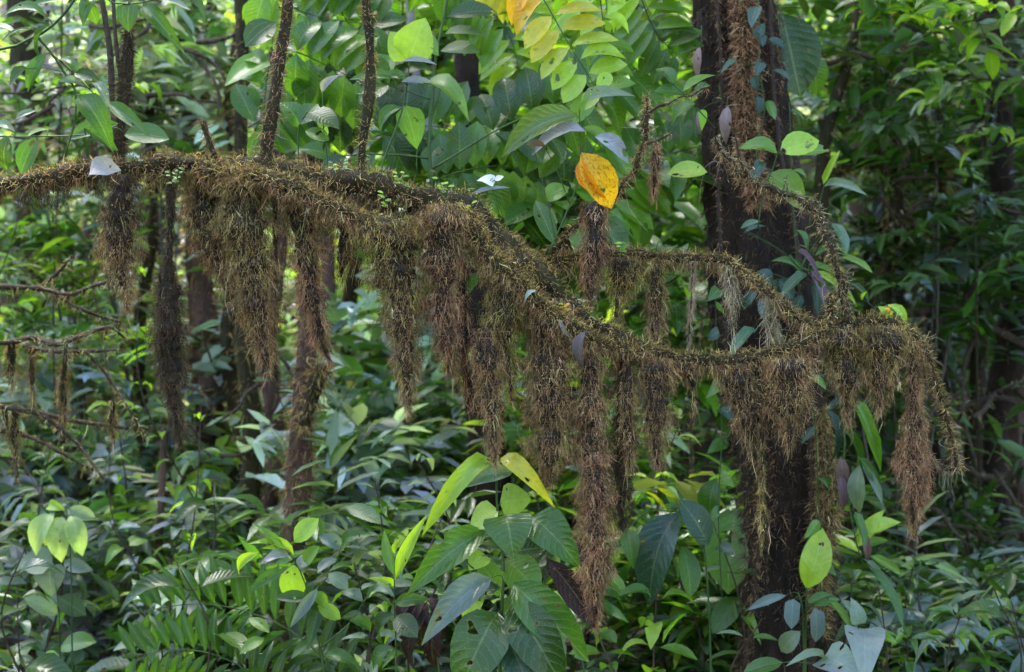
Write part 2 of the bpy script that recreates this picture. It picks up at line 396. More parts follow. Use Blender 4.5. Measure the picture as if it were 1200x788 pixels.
def sapling(name, label, cat, base, top, n, leaf, wr, shape, col, lmat=None, opposite=True, droop=.25, spread=1.0, start=.25, stem_r=.006, group=None, mat=TWIG, cols=None, bend=.35, whorl=0, toward=0.0):
    """upright plant: a bent stem with leaf objects in pairs or spirals; base/top are world points"""
    base = Vector(base); top = Vector(top); root = empty(name, base, label, cat, group)
    hh = (top - base).length * bend * .4
    m1 = base.lerp(top, .33) + Vector((random.uniform(-1, 1), random.uniform(-1, 1), 0)) * hh; m2 = base.lerp(top, .7) + Vector((random.uniform(-1, 1), random.uniform(-1, 1), 0)) * hh
    path = smooth_path([base, m1, m2, top], .04)
    lines = [([base, m1, m2, top], stem_r, stem_r * .4)]
    cols = cols or [col]
    az = random.uniform(0, 6.28)
    for k in range(n):
        t = start + (1 - start) * ((k + .5) / n if not whorl else 1 - (k // whorl) * .18 * (1 - start) - random.uniform(0, .05))
        t = min(max(t, 0), 1)
        p = Vector(path[int(t * (len(path) - 1))][:3])
        for s_ in ((0, math.pi) if opposite else (0,)):
            a_ = az + s_ + random.uniform(-.3, .3)
            L = random.uniform(*leaf) * (1.05 - .25 * t)
            d = Vector((math.cos(a_), math.sin(a_) * .8 - toward, random.uniform(-.1, .45) * (1.2 - droop * 2) + (t > .9) * .3)); d.normalize()
            a = p + d * L * .16 * spread; b = a + d * L; b.z -= L * droop * random.uniform(.5, 1.6)
            lines.append(([p, a + (b - a) * .04], .0016, .0012))
            put_leaf(root, shape, a, b, L * wr, random.choice(cols), lmat, random.uniform(-.3, .3), random.choice((0, 1, 1)), face=.25)
        az += (math.pi / 2 if opposite else 2.4) + random.uniform(-.2, .2)
    stem_mesh(root, lines, mat)
    return root
def pinnate(name, label, cat, Y, pts, n, leaflet, wd, cols, shape='e', lmat=None, ang=60, group=None, dY=(0, .15), curve=1, droop=0.0, thick=.003, sides=(1, -1), taper=.4, root=None):
    """compound leaf: pixel rachis from base to tip with leaflets on both sides"""
    rp = [P(p[0], p[1], Y + dY[0] + (dY[1] - dY[0]) * i / (len(pts) - 1)) for i, p in enumerate(pts)]
    if root is None: root = empty(name, rp[0], label, cat, group)
    pp = smooth_path(rp, .01); lines = [(rp, thick, thick * .4)]; nn = len(pp)
    for k in range(n):
        t = (k + .8) / (n + .3); i = min(int(t * (nn - 1)), nn - 2)
        c = Vector(pp[i][:3]); d = Vector(pp[i + 1][:3]) - c; d.normalize()
        sd_ = d.cross(TOCAM); sd_.normalize()
        for s_ in sides:
            an = R(ang + random.uniform(-4, 4))
            ax = d * math.cos(an) + sd_ * s_ * math.sin(an) + Vector((0, random.uniform(-.1, .1), -droop)); ax.normalize()
            L = leaflet * KX * Y * (1 - taper * abs(t - .45)) * random.uniform(.9, 1.1)
            a = c + ax * .006
            col = cols[min(int(t * len(cols)), len(cols) - 1)]
            put_leaf(root, shape, a, a + ax * L, wd * KX * Y * random.uniform(.9, 1.1), col, lmat, random.uniform(-.15, .15), random.choice((0, 0, 1)), name='leaflet')
    stem_mesh(root, lines, GSTEM, 'rachis')
    return root

# ------------------------------------------------------------ moss
OLIVE_M = [(.22, .15, .048), (.35, .245, .072), (.045, .031, .014), (.60, .46, .18)]
BROWN_M = [(.24, .14, .056), (.36, .22, .092), (.045, .027, .014), (.58, .40, .19)]
RED_M = [(.28, .14, .066), (.39, .21, .10), (.05, .029, .016), (.57, .36, .20)]
DARK_M = [(.07, .043, .02), (.11, .069, .031), (.028, .019, .011), (.26, .175, .08)]
def moss_coat(mb, path, rad, n, L=(.012, .03), wd=.0019, top=OLIVE_M, under=BROWN_M, droop=.5, out=1.0, bias=0.0):
    d, u, v = frames(path); idx = rng.integers(0, len(path), n); a = rng.uniform(0, 6.283, n)
    rad = np.broadcast_to(np.asarray(rad, float), (len(path),))
    rd = np.cos(a)[:, None] * u[idx] + np.sin(a)[:, None] * v[idx]
    p = path[idx, :3] + rd * (rad[idx] + np.minimum(rad[idx] * .25, .006) * rng.uniform(-1, .4, n))[:, None] + d[idx] * rng.uniform(-.01, .01, n)[:, None]
    dr = rd * out + rng.normal(0, .55, (n, 3)); dr[:, 2] -= bias
    c = np.where((rd[:, 2] > rng.normal(-.1, .35, n))[:, None], palette(n, top, [4, 3, 4, .7]), palette(n, under, [4, 3, 4, 1]))
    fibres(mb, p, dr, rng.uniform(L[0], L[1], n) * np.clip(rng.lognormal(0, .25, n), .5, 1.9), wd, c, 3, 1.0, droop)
def moss_hang(name, label, pts, Y, cols=BROWN_M, dens=1.0, dY=0.0, group='moss tassels hanging from the branches', L=(.010, .026), core=.66, cat='hanging moss', topcols=None, stray=1.0, wd=.00115):
    """pts: (x, y, half width px) from the attachment down to the tip"""
    p = []
    for x, y, hw in pts:
        q = P(x, y, Y + dY); p.append((*q, hw * KX * Y))
    path = smooth_path(p, .008); m0 = len(path); s0 = np.linspace(0, 1, m0); ph = rng.uniform(0, 6.28, 6)
    Ltot = np.linalg.norm(np.diff(path[:, :3], axis=0), axis=1).sum()
    wob = np.sin(s0 * Ltot * 38 + ph[0]) * .5 + np.sin(s0 * Ltot * 83 + ph[1]) * .3
    path[:, 0] += path[:, 3] * .22 * wob * s0; path[:, 1] += path[:, 3] * .3 * np.sin(s0 * Ltot * 30 + ph[2]) * s0
    rad = np.maximum(path[:, 3] * 1.04 * (1 + .16 * np.sin(s0 * Ltot * 55 + ph[3]) + .12 * np.sin(s0 * Ltot * 120 + ph[4])), .001)
    root = Vector(p[0][:3]); mb = MB()
    tube(mb, path, np.maximum(rad * core * np.linspace(1, .5, len(path)) * np.clip(s0 * 9 + .25, 0, 1), .0012), 9, col=(.02, .013, .007), rough=.3, freq=2)  # core coloured dark to stand for the shade between fibres
    seg = np.linalg.norm(np.diff(path[:, :3], axis=0), axis=1); area = (rad[1:] * 2 * seg).sum()
    n = int(area / (.0016 * .014) * 4.3 * dens) + 60
    # fibres grow in tufts: strands of the tassel, each with its own colour and shade of brown
    nt_ = max(10, int(n / 11)); pr = (rad + .003) / (rad + .003).sum()
    ti = rng.choice(len(path), nt_, p=pr); ta = rng.uniform(0, 6.283, nt_); tr_ = np.sqrt(rng.uniform(.2, 1, nt_))
    tc_ = palette(nt_, cols, [4, 4, 4, .6], .28)
    if topcols is not None:
        t2 = palette(nt_, topcols, [4, 4, 4, .6], .28); tc_ = np.where(((ti / len(path)) < rng.normal(.34, .15, nt_))[:, None], t2, tc_)
    g = rng.integers(0, nt_, n); idx = np.clip(ti[g] + (rng.normal(0, .02, n) / .008).astype(int), 0, len(path) - 1)
    a = ta[g] + rng.normal(0, .4, n); r_ = np.clip(tr_[g] + rng.normal(0, .13, n), .2, 1.1)
    out = np.stack([np.cos(a), np.sin(a) * .85, np.zeros(n)], -1)
    pos = path[idx, :3] + out * (rad[idx] * r_)[:, None]
    fr = rng.uniform(0, 1, n) < .62; nf = ~fr
    c = np.clip(tc_[g] * (1 + rng.normal(0, .2, (n, 1))), .004, .8)
    k1 = int(fr.sum()); k2 = n - k1
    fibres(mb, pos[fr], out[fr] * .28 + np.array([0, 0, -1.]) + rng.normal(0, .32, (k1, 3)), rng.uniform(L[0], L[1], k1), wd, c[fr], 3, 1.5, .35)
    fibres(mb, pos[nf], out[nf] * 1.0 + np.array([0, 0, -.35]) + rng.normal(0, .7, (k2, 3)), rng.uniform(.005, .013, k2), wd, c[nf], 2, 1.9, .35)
    m = int(16 * stray + 5); ti = rng.integers(int(len(path) * .35), len(path), m)
    tp = path[ti, :3] + rng.normal(0, 1, (m, 3)) * (rad[ti] * .6)[:, None]
    fibres(mb, tp, np.array([0, 0, -1.]) + rng.normal(0, .16, (m, 3)), rng.uniform(.03, .09, m), .0013, palette(m, cols), 7, .45, .1)
    mb.v = [v - np.array(root) for v in mb.v]
    o = bpy.data.objects.new(name, mb.mesh(name, FM)); COL.objects.link(o); o.location = root
    tag(o, label, cat, group)
    return o

def moss_mass(mb, pts, Y, cols, dens=1.0, thick=.05, L=(.006, .017)):
    """lumpy pad of moss: (x, y, rx, ry) pixel blobs filled with curled fibres"""
    for x, y, rx, ry in pts:
        rx *= .9; ry *= .62
        c = np.array(P(x, y, Y)); s = np.array([rx * KX * Y, thick, ry * KX * Y])
        n = int(rx * ry * 3.14 * .48 * dens)
        u = unit(rng.normal(size=(n, 3))) * (rng.uniform(.35, 1, n) ** .5)[:, None]
        d = u + np.array([0, 0, -.35]) + rng.normal(0, .5, (n, 3))
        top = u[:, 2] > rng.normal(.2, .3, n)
        col = np.where(top[:, None], palette(n, OLIVE_M, [4, 3, 3, 1.3]), palette(n, cols, [4, 3, 4, 1]))  # olive tops over darker undersides; lit ridges are partly in the colour
        fibres(mb, c + u * s, d, rng.uniform(*L, n), .0017, col, 3, 1.2, .45)
        # matted inside, coloured dark for the shade between fibres
        q = smooth_path([tuple(c + np.array([-s[0] * .55, 0, 0])), tuple(c), tuple(c + np.array([s[0] * .55, 0, 0]))], .01)
        tube(mb, q, np.minimum(s[2], s[1]) * .6 * np.sin(np.linspace(.35, 2.8, len(q))), 8, col=(.03, .02, .011), rough=.3)

# ============================================================ GROUND AND HILL
def hz(x, y):
    s = np.clip((y - 8.5) / 6, 0, 1); s = s * s * (3 - 2 * s)
    base = .02 * np.sin(x * 1.3 + y * .7) * 3 + .05 * np.sin(x * .5 - y * .9)
    hill = s * (y - 8.5) * .52 + s * np.clip(-x - 2, 0, 30) * .10 * np.clip((y - 8) / 8, 0, 1)
    return base + np.where(y > 70, hill * 0 + 32 + s * 0, np.minimum(hill, 32))
gx = np.concatenate([np.linspace(-400, -30, 12), np.linspace(-26, 26, 70), np.linspace(30, 400, 12)])
gy = np.concatenate([np.linspace(-300, -12, 10), np.linspace(-9, 45, 74), np.linspace(50, 600, 14)])
GX, GY = np.meshgrid(gx, gy); GZ = hz(GX, GY) + rng.normal(0, .02, GX.shape)
mb = MB(); nxg = len(gx)
ii = (np.arange(len(gy) - 1)[:, None] * nxg + np.arange(nxg - 1)[None]).ravel()
mb.add(np.stack([GX, GY, GZ], -1).reshape(-1, 3), np.stack([ii, ii + 1, ii + nxg + 1, ii + nxg], -1), None, (.03, .02, .012))
tag(mb.build("ground", SOIL), kind="structure")

# ============================================================ THE MOSSY BRANCH
YB = 4.0
def BP(pts, dY=0.0): return [(*P(p[0], p[1], YB + dY + (p[3] if len(p) > 3 else 0)), p[2] * KX * YB) for p in pts]
branch = empty("mossy_branch", P(-330, 300, 4.15), "long sagging branch thick with brown moss crossing the whole picture", "branch")
limbs = [
  ('main', BP([(-330,300,16,.15),(-160,250,14,.1),(0,218,11),(60,207,10),(130,198,10),(200,194,12),(270,196,14),(340,204,15),(400,212,15),(450,220,15),(500,234,16),(545,248,19),(580,275,17),(615,308,14),(655,345,11),(695,380,9),(740,402,8),(790,418,7),(850,423,7),(900,414,7),(950,398,7),(995,381,8),(1035,377,7),(1065,390,5),(1085,412,4),(1096,445,3),(1106,480,2.6),(1114,512,2.2),(1122,548,1.6)])),
  ('arm', BP([(235,196,9,-.04),(285,206,9,-.08),(335,216,9,-.1),(385,240,9,-.1),(430,261,10,-.1),(480,268,12,-.08),(530,258,12,-.03),(560,262,10,0)])),
  ('second', BP([(545,255,12,-.06),(575,300,10,-.09),(610,335,9,-.1),(645,368,9,-.09),(680,392,8,-.06),(720,407,7,-.03),(760,412,6,-.01)])),
  ('upper', BP([(600,296,8,.08),(640,306,8,.12),(690,300,7,.14),(740,298,7,.14),(790,303,6,.12),(845,305,5,.1),(875,322,4,.08),(905,348,4,.05),(935,372,4,.03),(965,384,4,0)])),
  ('twiglet', BP([(905,348,2.2,.05),(928,362,2,.03),(945,385,1.6,.03),(965,392,1.5,0)])),
  ('raised', BP([(838,165,2,.1),(858,192,3,.1),(880,212,4,.08),(920,227,4,.06),(948,240,5,.04),(964,264,5,.02),(977,300,5,0),(988,340,6,0),(990,378,7,0)])),
  ('fork', BP([(880,212,2.5,.08),(868,190,2,.06),(862,162,1.5,.04)])),
  ('twig_a', BP([(640,306,5,.12),(652,290,4,.1),(690,250,3.6,.06),(718,230,3.2,.06),(742,200,3.2,.06),(756,160,4,.06),(757,112,3,.06)])),
  ('twig_b', BP([(757,132,2,.06),(790,118,1.8,.04),(829,104,1.3,.0)])),
  ('twig_c', BP([(752,172,2,.06),(772,164,1.8,.05),(788,156,1.2,.03)])),
  ('stubs', BP([(975,385,4),(972,360,4),(975,345,3)])),
]
LP = {}
for nm, pts in limbs:
    pp = smooth_path(pts, .012); LP[nm] = pp
    s_ = np.arange(len(pp)) * .012; h_ = rng.uniform(0, 6.28, 3)
    if nm in ('main', 'arm', 'second', 'upper'): pp[:, 3] *= 1 + .22 * np.sin(s_ * 23 + h_[0]) + .16 * np.sin(s_ * 51 + h_[1])
    elif len(pp) > 12: pp[:, 0] += .004 * np.sin(s_ * 70 + h_[0]); pp[:, 2] += .004 * np.sin(s_ * 95 + h_[1]); pp[:, 3] *= 1 + .35 * np.sin(s_ * 60 + h_[2])
    mb = MB(); tube(mb, pp, pp[:, 3] * .8, 10, rough=.22, freq=2)
    mb.build('wood' if nm == 'main' else 'side_branch', BARKM if pp[:, 3].mean() > .007 else TWIG, branch)
mb = MB()
dens = {'main': 14000, 'arm': 5600, 'second': 5000, 'upper': 3600, 'raised': 1900, 'twig_a': 1300, 'twig_b': 160, 'twig_c': 80, 'twiglet': 200, 'fork': 260, 'stubs': 500}
for nm, pp in LP.items():
    rr = pp[:, 3] + .002
    big = nm in ('main', 'arm', 'second', 'upper')
    topc = OLIVE_M if nm not in ('raised', 'fork', 'twiglet') else [(.25, .19, .10), (.36, .28, .16), (.14, .10, .05), (.5, .42, .28)]
    w0 = pp[:, 3] / pp[:, 3].max()
    moss_coat(mb, pp, rr, dens[nm], L=(.010, .027) if big else (.006, .017), top=topc)
    if nm in ('main', 'arm', 'second', 'upper'):      # uneven tufts standing proud of the coat
        k = pp[(pp[:, 0] > P(-20, 0, 4).x) & (pp[:, 0] < P(1080, 0, 4).x)]
        for _ in range(int(len(k) * .55)):
            j = rng.integers(0, len(k)); s_ = k[max(0, j - 1):j + 2]
            moss_coat(mb, s_, s_[:, 3] + rng.uniform(0, .014) * (rng.random() < .6), 15, L=(.008, rng.uniform(.015, .03)), top=[OLIVE_M, OLIVE_M, BROWN_M][rng.integers(0, 3)])
mb.build("moss_cover", FM, branch, kind="stuff")
# fringe: short drooping moss under every limb
mb = MB()
def fringe(pp, x0, x1, n, lo, hi, cols, off=0.0):
    hi *= .8; n = int(n * .9)
    k = pp[(pp[:, 0] >= P(x0, 0, YB).x) & (pp[:, 0] <= P(x1, 0, YB).x)]
    if len(k) < 2: return
    xs = k[:, 0]; ph = rng.uniform(0, 6.28, 3)
    i = rng.integers(0, len(k), n)
    dep = (.55 + .3 * np.sin(xs[i] * 28 + ph[0]) + .25 * np.sin(xs[i] * 61 + ph[1])) * rng.uniform(0, 1, n)
    Lp = (lo + (hi - lo) * np.clip(dep * 1.3 - .12, 0, 1)) * KX * YB
    p = k[i, :3].copy(); p[:, 2] -= Lp + k[i, 3] * .3; p[:, 1] += rng.normal(0, .014, n); p[:, 0] += rng.normal(0, .005, n)
    c = palette(n, cols, [4, 4, 4, 1])
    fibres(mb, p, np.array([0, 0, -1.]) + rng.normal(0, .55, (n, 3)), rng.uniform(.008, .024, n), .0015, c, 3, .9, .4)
fringe(LP['main'], -40, 130, 2600, 2, 42, DARK_M); fringe(LP['main'], 120, 240, 1300, 2, 34, OLIVE_M)
fringe(LP['main'], 200, 330, 2400, 2, 36, OLIVE_M); fringe(LP['main'], 330, 545, 2600, 2, 22, DARK_M); fringe(LP['arm'], 240, 560, 3800, 2, 30, BROWN_M)
fringe(LP['main'], 545, 720, 4200, 0, 60, DARK_M); fringe(LP['second'], 545, 720, 3600, 2, 36, BROWN_M)
fringe(LP['upper'], 610, 860, 1800, 2, 24, OLIVE_M); fringe(LP['upper'], 850, 965, 600, 2, 18, BROWN_M)
fringe(LP['main'], 720, 950, 2200, 2, 22, BROWN_M); fringe(LP['main'], 940, 1085, 4000, 0, 46, BROWN_M)
fringe(LP['raised'], 838, 990, 400, 0, 9, BROWN_M); fringe(LP['twig_a'], 660, 760, 300, 0, 10, BROWN_M)
# fine curled tendrils, mostly about the tip and the raised twigs
for nm, x0, x1, k in (('main', 1000, 1125, 46), ('raised', 838, 992, 34), ('twig_a', 650, 760, 14), ('upper', 840, 985, 26), ('main', 0, 1000, 60), ('arm', 240, 560, 22)):
    q = LP[nm]; q = q[(q[:, 0] >= P(x0, 0, YB).x) & (q[:, 0] <= P(x1, 0, YB).x)]; i = rng.integers(0, len(q), k)
    dr = rng.normal(0, .6, (k, 3)) + np.array([0, 0, -.7]); ll = rng.uniform(.03, .10, k)
    fibres(mb, q[i, :3], dr, ll, .0019, palette(k, [(.30,.22,.12), (.42,.32,.19), (.16,.10,.06)], None), 10, 1.9, .5)
for nm, k in (('raised', 16), ('fork', 4), ('twig_a', 8), ('upper', 8), ('main', 22)):
    q = LP[nm]; 
    for _ in range(k):
        j = rng.integers(0, len(q)); a_ = q[j, :3]; d_ = unit(rng.normal(size=3) + np.array([0, -.2, .4])); l_ = rng.uniform(.02, .05)
        pth = smooth_path([tuple(a_), tuple(a_ + d_ * l_ * .5 + rng.normal(0, .004, 3)), tuple(a_ + d_ * l_ + rng.normal(0, .008, 3))], .008)
        tube(mb, pth, np.linspace(.0022, .001, len(pth)), 4, col=(.10, .07, .045), rough=.3); moss_coat(mb, pth, .0015 + pth[:, 0] * 0, 22, L=(.003, .009))
mb.build("moss_fringe", FM, branch, kind="stuff")
mb = MB()
moss_mass(mb, [(60,216,40,12),(150,206,30,14),(250,208,34,22),(295,222,36,34),(345,228,26,24)], YB + .02, DARK_M, 1.0, .04)
moss_mass(mb, [(520,252,30,30),(548,262,24,30),(480,272,26,20),(430,268,22,14)], YB - .04, BROWN_M, 1.0, .035)
moss_mass(mb, [(400,232,34,26),(450,244,34,28),(490,246,26,30)], YB + .04, DARK_M, 1.2, .03)
moss_mass(mb, [(580,296,20,30),(606,330,22,36),(636,360,24,36),(664,386,24,30),(600,365,26,40),(640,400,28,34)], YB + .05, DARK_M, 1.2, .035)
moss_mass(mb, [(760,424,26,10),(860,430,26,14),(925,422,28,18),(990,402,26,28),(1030,402,30,30),(1058,412,14,22)], YB + .02, DARK_M, 1.0, .03)
mb.build("moss_pad", FM, branch, kind="stuff")

# ------------------------------------------------------------ tassels, each a thing
MH = moss_hang
MH('hanging_moss', 'dark tapering moss tassel hanging from the branch, nearest to the left edge', [(146,206,16),(143,235,20),(140,270,24),(139,300,24),(143,325,15),(148,350,5),(149,362,1)], YB, BROWN_M, 1.0, -.03, topcols=DARK_M)
MH('hanging_moss', 'spindle-shaped dark moss tassel dangling on a thin mossy cord, swollen below the middle', [(200,205,5),(200,250,4.5),(198,300,4.5),(196,325,13),(198,370,19),(199,415,19),(202,450,13),(206,480,8),(211,520,3)], YB, DARK_M, 1.5, -.04, core=.8)
MH('hanging_moss', 'short olive moss curtain hanging between the spindle tassel and the big shaggy one', [(242,205,24),(240,240,27),(246,280,24),(258,310,16),(266,340,8)], YB, BROWN_M, .9, .02, topcols=OLIVE_M)
MH('hanging_moss', 'big shaggy brown moss tassel, broadest under the left part of the branch', [(290,206,32),(288,240,34),(290,290,31),(297,340,27),(304,380,20),(309,410,12),(314,435,4)], YB, BROWN_M, 1.0, -.04, topcols=OLIVE_M)
MH('hanging_moss', 'straight black cord with a frayed end hanging beside the big shaggy tassel', [(322,215,4),(323,280,2.6),(323,350,2),(322,420,2.2),(322,436,5),(325,446,2)], YB, DARK_M, 1.6, .03, L=(.006, .012), core=.9)
MH('hanging_moss', 'ragged moss tassel with pale curled threads at its reddish tip, right of the black cord', [(352,215,22),(354,250,23),(357,300,18),(366,345,14),(373,380,11),(378,405,7),(388,425,2)], YB, RED_M, 1.0, -.02, topcols=OLIVE_M, stray=2)
MH('hanging_moss', 'thin see-through veil of olive moss threads between two long tassels', [(408,240,22),(406,270,20),(404,300,14),(398,325,6)], YB, OLIVE_M, .42, .03, stray=3)
MH('hanging_moss', 'wide fan-shaped moss tassel narrowing to a long point left of the knot', [(462,262,46),(463,300,38),(469,340,30),(474,390,21),(477,430,15),(479,460,8),(478,482,3)], YB, BROWN_M, 1.0, -.07, topcols=OLIVE_M)
MH('hanging_moss', 'reddish moss tassel hanging straight down from the knot where the branches meet', [(521,240,30),(521,280,27),(519,330,21),(521,375,18),(524,410,13),(528,438,6)], YB, RED_M, 1.0, -.09, topcols=BROWN_M)
MH('hanging_moss', 'wispy pinkish moss threads low behind the reddish tassel of the knot', [(541,300,10),(541,380,11),(545,430,12),(550,460,9),(549,478,3)], YB, RED_M, .55, .0, stray=2)
MH('hanging_moss', 'olive moss skirt bulging below the knot on its right side', [(592,290,24),(594,330,29),(592,370,24),(590,410,15),(597,445,8),(600,470,3)], YB, OLIVE_M, .9, -.06)
MH('hanging_moss', 'slim stringy brown moss tassel hanging from the left side of the olive skirt', [(571,385,15),(570,420,17),(575,460,14),(577,500,11),(580,525,6),(580,545,2)], YB, BROWN_M, 1.0, -.1)
MH('hanging_moss', 'broad rectangular brown moss curtain with a fringed hem, left of the longest tassel', [(642,350,28),(643,400,30),(644,450,31),(645,500,30),(646,530,24),(645,552,13),(644,566,4)], YB, BROWN_M, 1.0, -.04)
MH('hanging_moss', 'longest moss tassel of all, a thick brown rope of moss ending low over the shrub', [(691,400,14),(692,450,15),(690,500,20),(696,550,19),(697,600,20),(700,650,20),(697,690,14),(696,715,7),(697,735,2)], YB, RED_M, 1.15, -.06, topcols=BROWN_M)
MH('hanging_moss', 'dark slim moss tassel just right of the longest one', [(730,408,10),(730,450,12),(730,500,14),(728,550,14),(728,590,12),(728,620,4)], YB, DARK_M, 1.0, .05, topcols=BROWN_M)
MH('hanging_moss', 'pale brown moss wisps lying against the dark slim tassel', [(737,430,8),(735,480,10),(738,520,9),(738,548,4)], YB, BROWN_M, .7, -.03, stray=2)
MH('hanging_moss', 'even-width light brown moss tassel hanging below the lower branch at its lowest sag', [(769,420,20),(768,450,21),(768,485,20),(770,515,14),(771,545,4)], YB, BROWN_M, .85, -.03)
MH('hanging_moss', 'slender mossy tuft around the twig beside the yellow leaf', [(697,236,14),(697,265,17),(696,300,15),(693,330,11),(690,356,5)], YB, RED_M, .95, .04)
MH('hanging_moss', 'short olive moss bib under the left end of the upper right branch', [(733,302,20),(730,325,22),(726,345,15),(722,372,4)], YB, OLIVE_M, .85, .12)
MH('hanging_moss', 'narrow moss strip joining the upper right branch to the lower one', [(771,306,10),(768,335,12),(769,365,13),(768,392,10),(766,412,7)], YB, BROWN_M, 1.0, .1, topcols=OLIVE_M)
MH('hanging_moss', 'tiny pink-brown moss tuft dangling from the thin twig left of the big trunk', [(769,168,4),(768,190,7),(767,212,6),(766,228,2)], YB, RED_M, 1.0, .04)
MH('hanging_moss', 'tattered moss curtain under the lower branch in front of the big trunk', [(862,428,21),(868,455,22),(877,490,18),(884,520,9),(886,545,3)], YB, BROWN_M, .85, .0)
MH('hanging_moss', 'extremely thin curly moss thread reaching down in front of the big trunk', [(892,500,4),(893,540,4),(892,580,2.5),(895,612,5),(893,637,1)], YB, OLIVE_M, 1.0, -.02, L=(.008, .02))
MH('hanging_moss', 'dense squarish brown moss tassel hanging where the lower branch starts to rise', [(924,420,28),(924,450,28),(925,480,24),(925,502,16),(924,520,4)], YB, BROWN_M, 1.0, -.03)
MH('hanging_moss', 'moss clump with clumpy olive top under the hump of the branch end, left half', [(990,385,24),(990,410,27),(992,440,20),(994,470,10),(995,500,2)], YB, BROWN_M, .9, .0, topcols=OLIVE_M)
MH('hanging_moss', 'shaggy moss clump under the hump of the branch end, right half', [(1034,382,26),(1036,410,28),(1032,440,20),(1030,465,12),(1029,485,3)], YB, BROWN_M, .9, -.02, topcols=OLIVE_M)
MH('hanging_moss', 'rightmost long moss tassel, thin above and swollen like a cocoon near its end', [(1070,400,8),(1071,440,7),(1071,480,10),(1071,520,17),(1070,555,19),(1072,585,12),(1071,610,6),(1071,626,2)], YB, RED_M, 1.4, -.03, topcols=BROWN_M, core=.7)
MH('hanging_moss', 'curly see-through moss wisp hanging from the bend of the upper right branch', [(853,312,9),(856,335,9),(858,358,6),(860,382,2)], YB, [(.3,.24,.14),(.42,.34,.2),(.2,.15,.08),(.5,.42,.28)], .6, .08, L=(.012,.03), core=.12, stray=2)
MH('hanging_moss', 'sparse curled moss wisp hanging below the thin slanting end of the upper branch', [(905,352,10),(903,375,9),(908,398,7),(912,420,2)], YB, [(.3,.24,.14),(.42,.34,.2),(.2,.15,.08),(.5,.42,.28)], .6, .04, L=(.012,.03), core=.12, stray=2)
MH('hanging_moss', 'single pale moss thread between the narrow strip and the bend of the upper branch', [(812,306,3),(811,335,3),(809,365,3),(807,402,1)], YB, [(.3,.2,.12),(.42,.3,.2),(.2,.13,.08),(.5,.4,.28)], .9, .1, L=(.01,.02), core=.3)
MH('hanging_moss', 'faint wisps of moss hanging right of the light brown even-width tassel', [(806,424,11),(808,438,9),(812,452,5),(813,470,2)], YB, BROWN_M, .3, .0, stray=2)
MH('hanging_moss', 'twisted moss stalk curling up to the right at the base of the rightmost tassel', [(1118,520,3),(1120,538,5),(1117,552,6),(1102,546,4),(1088,530,2)], YB, [(.3,.24,.14),(.42,.34,.2),(.2,.15,.08),(.5,.42,.28)], .9, .0, L=(.006,.012))

# vertical mossy shoots rising out of the top of the branch
def shoot(label, pts, Y, n, top, r, name='mossy_shoot', bark=BARKM, L=(.008, .022), wd=.0017):
    pp = smooth_path([(*P(p[0], p[1], Y), p[2] * KX * Y) for p in pts], .012)
    root = empty(name, pp[0, :3], label, 'shoot', 'mossy shoots standing on the branch')
    mb = MB(); tube(mb, pp, pp[:, 3], 8, rough=.18); mb.build('stem', bark, root)
    mb = MB(); moss_coat(mb, pp, pp[:, 3], n, L=L, top=top, under=top, wd=wd, out=.8); mb.build('moss_cover', FM, root, kind='stuff')
    return root
shoot('thick brown furry shoot rising from the branch above its big shaggy tassel', [(310,212,9),(313,170,7.5),(321,120,7),(330,60,6.5),(338,0,6),(344,-60,6),(350,-200,5),(352,-420,4)], 4.0, 3400, RED_M, 1)
shoot('slim straight moss-covered shoot standing between the furry one and the knot', [(424,210,5),(425,170,4.5),(432,120,7),(434,70,5),(432,30,6),(428,-20,5),(426,-200,4),(424,-400,3)], 4.02, 2600, OLIVE_M, 1)
shoot('dark shaggy shoot rising from the branch behind the dead grey leaf', [(136,205,7),(140,175,6),(142,140,6),(147,95,7),(150,55,6),(151,30,4)], 4.05, 2600, DARK_M, 1)
shoot('bare dark crooked shoot that touches the branch left of the shaggy one', [(134,200,3),(133,150,3),(131,110,3.4),(129,60,3.6),(122,15,3.2),(112,-60,3),(100,-300,3)], 4.1, 260, DARK_M, 1, bark=TWIG)
shoot('thin dark rod joining the shaggy shoot from above', [(141,90,2.6),(137,60,2.4),(133,0,2.2),(130,-200,2)], 4.06, 60, DARK_M, 1, bark=TWIG)
shoot('short broken stub leaning left on top of the branch', [(258,205,4),(250,180,3.4),(243,160,3.2),(238,142,4.5)], 3.98, 420, BROWN_M, 1)

# dead leaves and tiny plants resting on the branch
def solo_leaf(name, label, sh, a, b, wd, col, mat=None, roll=0., var=1, face=.8, cat='leaf', group=None):
    a = Vector(a); b = Vector(b)
    rt = bpy.data.objects.new('x', None); rt.location = a
    o = put_leaf(rt, sh, a, b, wd, col, mat, roll, var, name, face); o.parent = None
    m = o.matrix_basis.copy(); m.translation = a; o.matrix_basis = m
    bpy.data.objects.remove(rt); tag(o, label, cat, group); return o
solo_leaf('dead_leaf', 'pale grey dead leaf lying like a tent on the left part of the branch', 'o', P(142,200,3.9), P(89,197,3.93), .055, (.34,.31,.31), LD, -.5, 2)
solo_leaf('dead_leaf', 'dark purple-grey ribbed dead leaf stuck in the moss above the longest tassel', 'l', P(686,388,3.86), P(676,430,3.86), .038, (.10,.075,.085), LD, .5, 1)
solo_leaf('dead_leaf', 'small pale green-grey leaf caught in moss between the two slanting limbs', 'l', P(629,341,3.86), P(612,352,3.86), .02, (.25,.29,.22), LD, .3, 1)
solo_leaf('dead_leaf', 'thin grey curled leaf on the lower limb beside the ribbed purple one', 'l', P(655,373,3.86), P(668,398,3.86), .012, (.2,.17,.17), LD, .6, 1)
